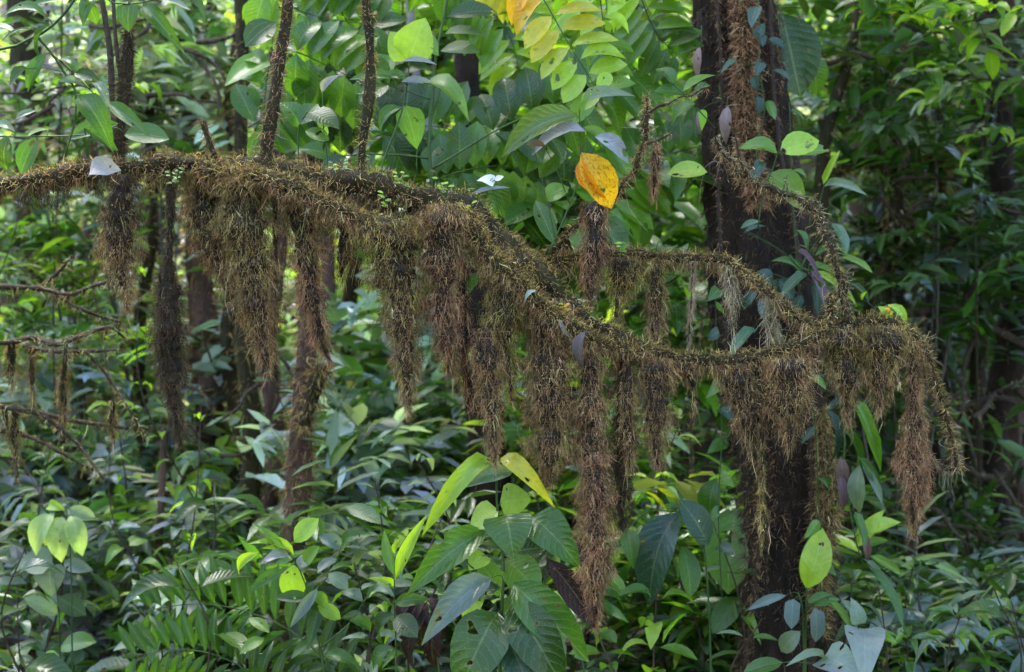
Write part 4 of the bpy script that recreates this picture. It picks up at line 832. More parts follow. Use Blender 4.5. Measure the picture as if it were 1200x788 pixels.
hero('broad_leaf_plant', 'very large dark oval leaf at the right side of the upper trunk', 'plant', 5.35, [([(915,10),(924,8),(940,10)],.004,.003)], [('e',916,16,938,110,62,DEEP,.0,-.1,.3,0),('e',944,66,962,108,30,MID),('o',896,230,920,300,44,DEEP)])
hero('strap_epiphyte', 'rosette of strap leaves and purple sheath on the big trunk above the lower branch', 'epiphyte', 4.85, [([(930,330),(938,316),(945,300)],.006,.003),([(925,300),(935,312),(948,318)],.006,.004)],
  [('e',905,328,913,354,16,TEAL),('e',913,328,931,351,15,TEAL),('e',888,318,906,331,16,TEAL),('s',883,384,855,414,13,(.06,.11,.06),0,-.1),('l',872,273,898,263,9,TEAL),('l',868,268,890,258,10,(.06,.11,.06)),('s',976,262,994,294,13,(.06,.11,.06),0,-.1),('s',986,302,1023,317,9,FRESH,0,-.1),('s',996,332,1023,354,6,(.06,.11,.06)),
   ('s',947,320,976,368,9,(.14,.08,.13),-.1,-.25,.1,1,LD),('s',931,296,962,318,6,(.12,.07,.1),-.1,-.2,0,1,LD),('s',960,290,1000,298,8,FRESH),('s',955,300,990,285,9,MID),('s',950,318,1008,356,9,LIME),('s',944,320,915,345,11,(.06,.11,.06)),('s',940,318,905,300,9,MID),('s',955,330,960,372,10,TEAL),('s',940,345,925,385,11,TEAL),('s',948,310,985,322,8,FRESH),('l',900,345,892,372,14,TEAL),('l',888,340,868,362,13,TEAL)], lmat=LG)
hero('strap_epiphyte', 'two bright arching strap leaves just right of the top of the raised twig', 'epiphyte', 4.9, [([(955,250),(962,232),(966,216)],.003,.0015)], [('s',965,216,983,176,7,LIME),('s',966,219,1011,220,10,GLAU,0,-.1)], lmat=LG)
hero('lime_leaved_twig', 'two curved lime leaves rising behind the hump of the branch end', 'plant', 4.15, [([(1012,380),(1020,366),(1028,358)],.002,.001)],
  [('l',1029,359,1048,382,12,LIME,0,0,.2,1),('l',1040,357,1068,381,12,LIME,0,0,.1,1),('s',1030,364,1060,372,5,GLAU),('l',1010,352,1016,340,5,LIME)], lmat=LG)
hero('strap_epiphyte', 'hanging green and grey strap leaves low on the right side of the big trunk', 'epiphyte', 4.8, [([(985,560),(990,520),(985,480),(975,440)],.005,.003),([(975,440),(1000,470),(1010,500)],.003,.002),([(990,560),(1000,620),(1010,660)],.003,.002)],
  [('s',1000,468,1036,547,13,FRESH,0,-.1,.2,1),('l',1007,545,1004,604,19,GLAU,0,0,.4,1),('s',998,545,1000,600,13,MID),('s',1010,545,1036,590,9,GLAU),('s',1005,535,1035,575,10,MID),('l',985,535,989,575,14,(.14,.08,.08),0,0,.2,1,LD),('s',984,555,990,600,9,(.13,.08,.1),0,0,.2,1,LD),
   ('l',1003,642,1035,597,17,LIME),('l',1017,626,1053,607,17,LIME),('l',1010,640,1040,632,12,FRESH),('l',1008,616,1020,662,9,(.25,.12,.14),0,0,.2,1,LD),('s',1020,652,1060,674,10,FRESH),('s',1018,664,1063,734,13,MID,0,-.1),('s',1012,655,1045,700,10,GLAU),('s',985,500,1014,560,10,MID),('s',968,480,985,540,10,TEAL),('s',1002,600,1016,640,9,MID)], lmat=LG)
hero('young_palm_leaf', 'upright pleated lime leaf in front of the foot of the big trunk', 'plant', 4.7, [([(944,850),(944,760),(945,700),(945,688)],.004,.003)], [('e',945,690,966,621,32,LIME,0,0,.1,1),('l',945,690,950,628,20,FRESH)])
hero('bluish_leaf_plant', 'drooping bluish-grey strap leaves at the foot of the big trunk', 'plant', 4.7, [([(940,850),(942,760),(940,710),(935,695)],.004,.003),([(942,720),(955,706),(970,700)],.003,.002)],
  [('s',930,702,927,737,16,BLUE),('s',955,712,958,754,17,BLUE),('l',922,698,874,714,11,BLUE),('l',946,704,985,702,16,MID),('s',985,702,1010,740,9,GLAU),('s',970,706,1000,735,8,FRESH),('e',938,740,912,765,20,GLAU)], lmat=LG)
hero('bluish_leaf_plant', 'large heart-shaped grey-blue leaves at the bottom edge right of the trunk', 'plant', 4.3, [([(1012,860),(1010,800),(1006,740)],.004,.003),([(1006,780),(980,776),(950,778),(930,775)],.003,.002)],
  [('h',1012,740,1015,790,42,(.2,.24,.25),0,-.15,.1,1,LM),('h',968,772,1014,796,40,(.2,.24,.25),0,-.15,.2,1,LM),('s',968,776,930,768,11,GLAU),('h',1005,730,1000,700,18,GLAU),('e',870,790,918,774,18,MID),('e',1024,744,1050,752,10,FRESH)], lmat=LG)
hero('broad_leaf_plant', 'big backlit green leaf with yellow specks behind the left foot of the big trunk', 'plant', 5.35, [([(872,850),(866,700),(864,600),(862,585)],.006,.004)], [('e',864,590,850,695,56,FRESH,0,-.1,.4,0),('e',840,560,828,610,26,MID),('e',866,700,835,740,26,MID)])
hero('broad_leaf_plant', 'large dark teal drooping leaf right of the longest tassel', 'plant', 4.9, [([(835,860),(830,700),(820,620),(792,600)],.005,.003),([(792,600),(760,600),(733,622)],.003,.002)], [('e',796,600,750,700,46,TEAL,0,-.1,.3,1),('e',830,640,800,585,34,TEAL),('e',800,640,812,700,26,MID),('l',735,620,742,660,20,MID)])

# bottom centre plant
hero('large_leaved_shrub', 'shrub with large ribbed green leaves at the bottom centre under the longest tassel', 'shrub', 4.0,
  [([(586,900),(586,788),(588,720),(590,660),(583,600),(582,560),(583,536)],.007,.0028)],
  [('s',576,538,501,600,20,(.2,.3,.03),0,-.12,-.2,2),('l',586,538,640,572,20,YEL,0,-.1,.2,2),('l',600,553,538,565,22,GLAU,0,-.1,-.3,1),('o',584,598,549,618,38,LIME,0,.0,.2,0),('o',586,590,622,584,40,LIME,.04,.02,.2,0),
   ('o',592,604,602,646,52,MID,-.05,-.14,.0,1),('o',622,606,678,656,44,MID,0,-.1,.2,1),('l',570,622,480,684,36,MID,0,-.12,-.2,1),('l',576,677,496,741,32,BLUE,-.03,-.16,-.1,1),('e',568,690,540,723,26,LIME,.05,.05,0,0),
   ('h',566,650,549,668,26,LIME,.05,.03,0,0),('e',592,655,632,692,40,FRESH,.03,-.04,.2,0),('e',600,684,684,766,46,MID,-.02,-.16,.3,1),('e',600,707,656,795,50,DEEP,-.05,-.2,.2,1),('e',583,718,540,800,58,(.03,.07,.01),-.04,-.2,-.1,1),
   ('e',588,738,620,800,38,TEAL,-.05,-.18,.1,1),('e',590,650,640,640,30,DEEP,.06,.04),('e',586,700,560,650,26,FRESH,.1,.1),('e',590,720,616,700,26,FRESH,.1,.12),('e',584,640,560,610,28,MID,.05,.1),('e',588,742,660,782,30,GLAU,.05,-.05),('e',586,690,550,700,22,DEEP)])
hero('dead_leaf_bunch', 'bunch of withered purple-black leaves hanging left of the large-leaved shrub', 'dead leaves', 4.25, [([(520,860),(512,760),(505,700),(490,690)],.004,.003)],
  [('l',500,698,470,750,20,PURP,0,0,0,2,LD),('l',495,695,455,735,16,PURP,0,0,0,2,LD),('l',500,705,490,770,20,PURP,0,0,0,2,LD),('l',508,700,520,760,18,PURP,0,0,0,2,LD),('l',505,710,465,790,18,PURP,0,0,0,2,LD),('l',510,715,505,795,20,PURP,0,0,0,2,LD),('l',498,700,530,735,14,PURP,0,0,0,2,LD)], lmat=LD)
hero('dead_leaf_bunch', 'dark withered folded leaf hanging behind the tip of the longest tassel', 'dead leaves', 4.3, [([(690,860),(680,760),(650,670),(640,650)],.004,.002)], [('l',640,654,708,742,30,PURP,0,0,.3,1,LD),('l',645,660,690,720,20,PURP,.05,.05,0,1,LD),('e',650,640,700,660,22,PURP,.1,.1,0,1,LD)])
hero('lance_leaved_plant', 'plant with narrow lime upright leaf left of the large-leaved shrub', 'plant', 4.2, [([(464,860),(464,760),(462,700),(463,660)],.0035,.002)],
  [('l',463,680,497,604,14,LIME),('l',463,676,448,620,12,FRESH),('l',462,700,430,690,14,GLAU),('l',463,708,500,700,15,MID),('e',462,720,436,752,24,DEEP),('e',464,722,488,745,24,DEEP),('l',462,690,440,676,10,LIME),('e',463,760,430,780,20,MID),('l',464,650,468,630,8,LIME)])
hero('lance_leaved_plant', 'spreading plant with pointed lime and bluish leaves in the lower left middle', 'plant', 4.5,
  [([(390,860),(375,760),(362,700),(352,670),(340,650)],.004,.002),([(362,700),(390,668),(400,640)],.002,.0015),([(375,760),(410,730),(430,700)],.003,.0015),([(370,740),(330,720),(310,748)],.002,.001)],
  [('e',345,636,372,607,22,LIME,0,0,.1,0),('l',303,648,271,672,13,LIME),('l',340,664,287,694,13,MID),('l',345,652,298,628,12,LIME),('e',352,668,362,648,17,BLUE),('e',340,660,346,706,28,LIME,.05,.05,0,0),('e',356,664,372,640,18,FRESH),('l',340,655,310,652,15,GREY),('l',338,650,308,640,9,LIME),
   ('l',362,700,322,700,14,DEEP),('l',372,690,340,735,12,BLUE),('l',378,700,360,760,15,DEEP),('e',400,640,376,628,16,BLUE),('e',402,640,425,622,16,MID),('e',395,655,372,668,14,BLUE),('l',310,748,280,765,15,FRESH),('l',430,702,452,680,12,MID),('l',425,705,400,690,14,GLAU),('l',410,728,442,738,14,MID),
   ('l',380,680,412,676,14,BLUE),('e',385,672,408,690,16,GLAU),('l',372,750,340,770,14,MID),('l',380,770,420,775,16,MID),('e',372,710,400,725,16,LIME),('l',316,742,290,722,13,FRESH),('l',332,650,300,612,11,FRESH),('e',362,696,388,712,15,FRESH)])
# fern-like frond at the lower left
pinnate('palm_frond', 'broad feathery green frond spreading flat at the lower left', 'fern', 4.75, [(405,800),(350,746),(292,718),(232,708),(168,716)], 17, 66, 14, [DEEP, MID, MID], 'l', ang=66, taper=.5, droop=.05)
pinnate('palm_frond', 'second feathery frond just below the broad one, cut by the bottom edge', 'fern', 4.6, [(350,840),(290,786),(225,762),(150,770)], 15, 56, 13, [DEEP, MID], 'l', ang=66, taper=.5, droop=.05)
hero('drooping_leaf_plant', 'three pale velvety leaves drooping together at the lower left', 'plant', 5.2, [([(85,860),(84,720),(82,640),(78,600)],.004,.002)],
  [('e',64,602,34,646,26,PALE,0,-.05,.1,1),('e',73,605,67,657,25,PALE,0,-.05,0,1),('e',83,604,96,648,22,PALE,0,-.05,-.1,1),('e',70,606,50,640,20,LIME,.06,.06),('e',80,596,112,606,14,GLAU),('e',76,598,50,590,12,LIME)])
hero('bluish_leaf_plant', 'round blue-grey leaves below the three pale drooping ones', 'plant', 5.4, [([(70,860),(70,740),(66,690),(60,660)],.004,.002)],
  [('o',62,660,20,658,34,GLAU,0,0,0,0),('h',58,664,60,700,34,BLUE,0,0,0,0),('l',74,660,108,668,16,BLUE),('e',68,700,100,720,22,DEEP),('e',68,720,30,700,20,GLAU),('e',70,760,110,750,26,FRESH),('e',70,770,40,790,30,LIME)])

# dense compound leaves at the top centre
for l, Y, pts, n, lf, wd, cols in [
  ('compound leaf with broad backlit leaflets between the furry and slim shoots, upper', 5.1, [(300,-20),(345,10),(395,24),(450,30)], 6, 58, 28, [FRESH, MID]),
  ('compound leaf with dark leaflets between the furry and slim shoots, lower', 5.2, [(290,150),(330,128),(372,118),(420,128)], 6, 54, 27, [MID, DEEP]),
  ('compound leaf of dark leaflets right of the slim shoot', 5.15, [(440,160),(475,150),(520,150),(570,170)], 6, 58, 30, [DEEP, MID]),
  ('drooping compound leaf just above the knot', 5.05, [(500,215),(545,200),(590,196),(640,214)], 6, 54, 27, [MID, FRESH, FRESH]),
  ('compound leaf of big backlit leaflets right of the orange-yellow leaf', 5.1, [(700,260),(735,215),(775,185),(825,170)], 6, 56, 28, [FRESH, MID]),
  ('compound leaf with dark leaflets below the grey drooping leaves', 5.2, [(600,260),(650,235),(700,225),(760,240)], 6, 58, 30, [DEEP, MID]),
  ('compound leaf at the top edge left of the orange one', 5.0, [(520,-30),(560,0),(596,40),(610,90)], 6, 52, 25, [MID, FRESH, LIME]),
  ('compound leaf of ribbed lime leaflets at the top edge right of the orange one', 4.9, [(740,-40),(752,0),(770,40),(800,72)], 6, 46, 23, [LIME, FRESH, MID]),
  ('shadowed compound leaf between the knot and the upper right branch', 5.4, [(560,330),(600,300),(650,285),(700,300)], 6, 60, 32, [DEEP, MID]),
  ('compound leaf with yellow leaflets above the round lime leaf', 5.0, [(560,-30),(590,-12),(612,2),(628,26)], 4, 34, 16, [YEL, LIME]),
]:
    pinnate('compound_leaf', l, 'leaves', Y, pts, int(n * 1.5), lf * 1.12, wd * 1.08, cols, 'e', ang=74, group='large compound leaves', droop=.1)
# tangled twigs in the blurred background
def tangle(label, x0, x1, y0, y1, Y, n, k):
    L = []
    for _ in range(k):
        x = random.uniform(x0, x1); y = random.uniform(y0, y1); a = random.uniform(-.9, .9) + (1.57 if random.random() < .35 else 0); pts = []
        for j in range(5): pts.append((x, y, max(1, 3 - j * .4))); x += math.cos(a) * 28 * 5 / Y * random.uniform(.7, 1.3); y += math.sin(a) * 28 * 5 / Y; a += random.uniform(-.6, .6)
        L.append(pts)
    twigs(label, L, Y, n)
tangle('tangle of mossy twigs behind the shaggy tassels at left', 180, 340, 330, 560, 6.8, 150, 11)
tangle('blurred tangle of twigs between the big tree and the right edge', 980, 1180, 60, 330, 7.3, 130, 12)
tangle('blurred tangle of twigs at the top left behind the crooked shoots', 60, 260, 20, 160, 7.0, 130, 9)
tangle('dim tangle of twigs low among the dark trunks at right', 1000, 1180, 430, 620, 7.2, 130, 10)

hero('climber', 'small-leaved climber on the left edge of the big trunk below the upper branch', 'climber', 4.95, [([(846,700),(842,600),(846,500),(840,400),(838,330)],.003,.0015)],
  [('h',842,340,830,352,14,MID),('h',840,360,852,372,14,FRESH),('h',842,390,828,398,15,TEAL),('h',841,420,856,428,14,MID),('h',845,450,831,462,16,FRESH),('h',845,480,860,492,15,TEAL),('h',846,520,830,530,16,MID),('h',845,560,860,570,16,FRESH),('h',843,600,828,612,17,MID),('h',844,640,860,650,16,TEAL)], lmat=LG)
hero('climber', 'narrow-leaved climber on the right edge of the big trunk', 'climber', 4.95, [([(962,700),(960,600),(955,500),(948,430),(940,380),(930,250),(925,120)],.003,.0015)],
  [('l',926,130,946,142,9,MID),('l',927,160,942,178,9,TEAL),('l',928,200,950,214,9,FRESH),('l',932,270,950,292,9,MID),('l',942,390,962,404,10,MID),('l',950,440,970,456,10,FRESH),('l',955,500,938,520,10,TEAL),('l',958,560,976,578,11,MID),('l',960,610,944,630,11,FRESH),('l',961,660,980,674,11,MID)], lmat=LG)

# ============================================================ GENERATED PLANTS OF THE MIDDLE GROUND
def gz(x, y): return float(hz(np.array(x), np.array(y)))
def mid(label, x, ytop, Y, n, leaf, wr, sh, cols, lmat=None, name='sapling', xb=None, **kw):
    t = P(x, ytop, Y); xb = x if xb is None else xb
    bx = (xb - 600) * KX * Y; b = Vector((bx, Y + random.uniform(-.1, .1), gz(bx, Y)))
    return sapling(name, label, 'plant', b, t, n, leaf, wr, sh, None, lmat, cols=cols, **kw)
WARMG = [FRESH, MID, DEEP, LIME]; COOL = [GLAU, MID, DEEP, DEEP]; DARKG = [DEEP, DEEP, MID]
rows = [
 # label, x, ytop, Y, n, leaf, wr, shape, colours, mat, kwargs
 ('leafy sapling at the left edge just below the branch', 20, 262, 6.4, 14, (.09,.14), .4, 'lance', WARMG, None, {}),
 ('bright green sapling behind the dark tapering tassel', 95, 268, 6.9, 15, (.09,.14), .42, 'ellip', WARMG, None, {}),
 ('sapling with lime leaf tips left of the spindle tassel', 165, 300, 6.2, 13, (.08,.13), .38, 'lance', [LIME, FRESH, MID], None, {}),
 ('thin-leaved sapling right of the lower end of the spindle tassel', 236, 470, 5.8, 9, (.09,.13), .34, 'lance', [LIME, FRESH, MID], None, {}),
 ('bluish shrub under the twig tangle at left', 60, 520, 6.0, 11, (.09,.13), .55, 'ovate', COOL, LG, {}),
 ('green and blue-leaved shrub between the twig tangle and the spindle tip', 130, 500, 6.3, 11, (.08,.12), .5, 'ovate', [GLAU, FRESH, BLUE], LG, {}),
 ('pale-leaved shrub left of the thin crooked brown stem', 128, 610, 5.6, 9, (.09,.13), .55, 'ovate', [GLAU, BLUE, FRESH], LG, {}),
 ('pale-leaved shrub right of the thin crooked brown stem', 222, 590, 5.9, 10, (.08,.12), .55, 'ovate', [GLAU, GLAU, BLUE], LG, {}),
 ('low bluish bush in the bottom left corner', 20, 690, 5.2, 8, (.09,.13), .5, 'ellip', COOL, LG, {}),
 ('dark-leaved bush along the bottom edge at left', 150, 700, 5.5, 9, (.08,.12), .45, 'ellip', [DEEP, MID, BLUE], None, {}),
 ('tall green sapling under the ragged tassel with leaves on both sides', 312, 430, 6.6, 8, (.1,.14), .5, 'ellip', [FRESH, MID], None, {}),
 ('tall yellow-green sapling between the pinkish trunk and the fan-shaped tassel', 418, 440, 7.0, 9, (.1,.14), .5, 'ellip', [LIME, YEL, FRESH], None, {}),
 ('bushy plant left of the large-leaved shrub, upper tier', 440, 560, 4.9, 11, (.09,.14), .36, 'lance', [MID, FRESH, GLAU], None, {}),
 ('bluish plant below the point of the fan-shaped tassel', 478, 520, 5.2, 11, (.09,.14), .36, 'lance', [GLAU, MID, BLUE], None, {}),
 ('wide leafy plant below the slim stringy tassel', 520, 600, 5.0, 9, (.1,.15), .36, 'lance', [FRESH, MID, GLAU], None, {}),
 ('plant at the bottom edge left of the withered bunch', 415, 660, 4.5, 9, (.09,.13), .34, 'lance', [GLAU, MID, MID], None, {}),
 ('leafy plant behind the top of the large-leaved shrub', 625, 560, 5.4, 10, (.1,.16), .42, 'ellip', [FRESH, MID, LIME], None, {}),
 ('leafy plant just right of the tip of the longest tassel', 722, 620, 4.8, 9, (.1,.15), .45, 'ellip', [FRESH, MID, LIME], None, {}),
 ('green plant at the bottom edge between the shrub and the big trunk', 770, 690, 4.7, 9, (.11,.16), .45, 'ellip', [MID, FRESH, LIME], None, {}),
 ('sapling filling the gap right of the dark slim tassel', 775, 540, 5.7, 11, (.1,.15), .4, 'lance', [FRESH, LIME, MID], None, {}),
 ('sapling with long leaves left of the big trunk under the lower branch', 805, 470, 5.7, 12, (.12,.18), .28, 'lance', [MID, GLAU, FRESH], None, {}),
 ('strappy plant against the left foot of the big trunk', 835, 610, 5.2, 6, (.12,.2), .24, 'lance', [MID, GLAU, FRESH], None, {}),
 ('plant with hanging narrow leaves before the foot of the big trunk', 893, 725, 4.7, 4, (.09,.13), .4, 'lance', [GLAU, DEEP, MID], LG, {}),
 ('whorled bluish-green shrub at lower right, nearest to the trunk', 1000, 672, 5.3, 9, (.11,.16), .28, 'lance', COOL + [MID], LG, dict(whorl=6)),
 ('whorled bluish-green shrub at lower right with a raised tip', 1072, 655, 5.6, 10, (.12,.17), .28, 'lance', COOL + [MID], LG, dict(whorl=6)),
 ('whorled shrub with upright young leaf at lower right', 1128, 712, 4.9, 8, (.13,.19), .25, 'lance', [FRESH, GLAU, MID], LG, dict(whorl=5)),
 ('whorled shrub against the right edge, lower', 1185, 705, 4.8, 8, (.12,.18), .27, 'lance', [FRESH, MID, GLAU], LG, dict(whorl=5)),
 ('whorled shrub in the bottom right, left of the one with the upright leaf', 1062, 740, 4.7, 7, (.11,.16), .3, 'lance', [GLAU, MID, FRESH], LG, dict(whorl=6)),
 ('shady shrub at the right edge above the whorled plants', 1170, 640, 6.4, 9, (.1,.15), .35, 'ellip', [MID, BLUE, DEEP], LG, {}),
 ('small plant under the cocoon-shaped tassel', 1110, 665, 6.2, 8, (.1,.14), .32, 'lance', [GLAU, MID], LG, {}),
]
rows += [

 ('broad-leaved dark plant at the bottom edge left of the fern-like frond', 205, 655, 4.7, 4, (.2,.28), .42, 'ellip', [DEEP, MID], None, {}),
 ('broad-leaved dark plant in the lower left beside the pale drooping leaves', 30, 640, 4.9, 4, (.18,.26), .5, 'ovate', [DEEP, TEAL], None, {}),
 ('broad-leaved plant under the spindle tassel', 250, 560, 5.6, 4, (.18,.26), .45, 'ellip', [DEEP, MID, TEAL], None, {}),
 ('broad-leaved dark plant in the bottom right corner', 1165, 690, 4.6, 4, (.18,.25), .45, 'ovate', [DEEP, MID], None, {}),
 ('broad-leaved dark plant right of the foot of the big trunk', 1030, 690, 4.8, 4, (.18,.25), .42, 'ellip', [DEEP, TEAL], None, {}),
 ('wide-leaved plant low between the frond and the withered bunch', 390, 700, 5.2, 5, (.16,.24), .45, 'ellip', [MID, DEEP], None, {}),
]
for l, x, yt, Y, n, lf, wr, sh, cols, lm, kw in rows:
    mid(l, x + 0, yt, Y, n, lf, wr, sh, cols, lm, xb=x + random.uniform(-40, 40), name='shrub' if 'shrub' in l or 'bush' in l else 'sapling', **kw)

def sprig_branch(label, pts, Y, n, leaf, wr, sh, cols, lmat=None, r=.006, group='leafy boughs of the upper right', twig=.25):
    """a leafy bough: pixel polyline with side twigs and flat-held leaves"""
    pp = smooth_path([P(p[0], p[1], Y + (p[2] if len(p) > 2 else 0)) for p in pts], .03)
    root = empty('leafy_bough', pp[0, :3], label, 'branch', group); lines = [([Vector(q[:3]) for q in pp[::4]] + [Vector(pp[-1][:3])], r, r * .4)]
    for k in range(n):
        t = (k + .6) / n; c = Vector(pp[int(t * (len(pp) - 1))][:3])
        d = Vector((random.choice((-1, 1)) * random.uniform(.3, 1), random.uniform(-1, .6), random.uniform(-.35, .45))).normalized()
        e = c + d * twig * random.uniform(.5, 1.1); lines.append(([c, (c + e) / 2 + Vector((0, 0, .01)), e], .0022, .0012))
        for j in range(5):
            q = c.lerp(e, .35 + .16 * j); sd_ = d.cross(UPV).normalized() * (1 if j % 2 else -1)
            dd = (d * .7 + sd_ * (.9 if j < 4 else 0) + Vector((0, random.uniform(-.2, .2), random.uniform(-.45, .1)))).normalized()
            L = random.uniform(*leaf); put_leaf(root, sh, q, q + dd * L, L * wr, random.choice(cols), lmat, random.uniform(-.3, .3), random.choice((0, 1)), face=.35)
    stem_mesh(root, lines, TWIG); return root
SB = sprig_branch
SB('bough of flat green leaves along the top edge right of the big trunk', [(980,-30),(1020,10),(1070,14),(1120,0)], 6.2, 9, (.11,.16), .42, 'ellip', [MID, FRESH, FRESH])
SB('bough with the brightest green leaves in the top right corner', [(1260,-20),(1190,10),(1120,30),(1060,52)], 6.0, 11, (.11,.16), .42, 'ellip', [FRESH, FRESH, LIME])
SB('bough of green leaves reaching in from the right edge, second from the top', [(1270,110),(1200,95),(1140,92),(1080,80)], 6.4, 10, (.11,.16), .4, 'ellip', [MID, FRESH, GLAU])
SB('slanting bough with grey-green leaves above the horizontal mossy bough', [(1000,125),(1040,150),(1090,128),(1150,110)], 6.9, 8, (.11,.15), .42, 'ellip', [MID, GLAU, DEEP])
SB('bough with scattered lime leaves right of the mossy bough', [(1270,190),(1210,170),(1160,150),(1110,158)], 6.6, 8, (.10,.15), .42, 'ellip', [MID, LIME, DEEP])
SB('long-leaved green bough halfway up at the right edge', [(1270,250),(1190,290),(1120,330),(1050,332)], 6.9, 7, (.11,.16), .32, 'lance', [MID, DEEP])
SB('dark-leaved bough behind the hump of the branch end', [(1230,200),(1150,240),(1080,262),(1010,280)], 7.1, 10, (.12,.17), .36, 'lance', [DEEP, MID, BLUE])
SB('bough of blurred green leaves between the two shoots at the top', [(260,-40),(300,0),(350,10),(400,-10)], 5.6, 7, (.11,.16), .42, 'ellip', [LIME, FRESH, MID], group='leafy boughs of the upper left')
SB('small-leaved bough behind the spray of the top left corner', [(-60,100),(20,110),(100,100),(170,120)], 6.2, 9, (.09,.13), .42, 'ellip', [FRESH, LIME, MID], group='leafy boughs of the upper left')
SB('bough of broad dark leaves between the knot and the big trunk', [(560,330),(610,270),(680,230),(770,210)], 5.3, 9, (.16,.24), .5, 'ellip', [DEEP, MID, FRESH], group='leafy boughs behind the middle of the branch')
SB('bough of backlit leaves left of the big trunk below the upper branch', [(700,420),(740,350),(790,330),(820,280)], 5.6, 7, (.16,.22), .52, 'ellip', [FRESH, MID, MID], group='leafy boughs behind the middle of the branch')
SB('bough of lime and green leaves at the top just left of the big trunk', [(720,-40),(745,20),(770,60),(782,110)], 5.6, 8, (.12,.17), .42, 'ellip', [FRESH, LIME, MID], group='leafy boughs behind the middle of the branch')
SB('bough of green leaves at the top between the slim shoot and the orange compound leaf', [(480,-50),(540,-10),(600,30),(650,60)], 5.8, 8, (.13,.19), .45, 'ellip', [MID, FRESH, DEEP], group='leafy boughs behind the middle of the branch')

# ============================================================ BLURRED SHRUBS AND THE FAR WOOD
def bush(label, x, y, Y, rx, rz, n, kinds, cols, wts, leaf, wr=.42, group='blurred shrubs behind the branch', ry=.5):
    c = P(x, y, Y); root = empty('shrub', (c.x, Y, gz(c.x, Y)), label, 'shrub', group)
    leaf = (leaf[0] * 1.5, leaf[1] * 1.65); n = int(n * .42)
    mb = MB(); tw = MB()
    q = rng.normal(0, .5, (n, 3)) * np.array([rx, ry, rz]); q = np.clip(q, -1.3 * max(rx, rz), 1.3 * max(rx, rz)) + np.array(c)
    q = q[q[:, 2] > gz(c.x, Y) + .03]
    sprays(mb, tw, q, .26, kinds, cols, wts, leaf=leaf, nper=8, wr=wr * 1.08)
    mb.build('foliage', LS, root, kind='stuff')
    b = Vector((c.x, Y, gz(c.x, Y) - .05))
    for k in range(5):
        e = Vector(q[k]) ; m_ = b.lerp(e, .5) + Vector((random.uniform(-.1, .1), random.uniform(-.1, .1), .1))
        pth = smooth_path([b, m_, e], .08); tube(tw, pth, np.linspace(.012, .004, len(pth)), 5, col=(.05, .035, .02), rough=.1)
    tw.build('stems', LS, root, kind='stuff')
WG = [DEEP, MID, FRESH, GLAU, (.17,.10,.06), LIME]; CG = [BLUE, GLAU, MID, GREY]; DG = [DEEP, DEEP, MID, BLUE]
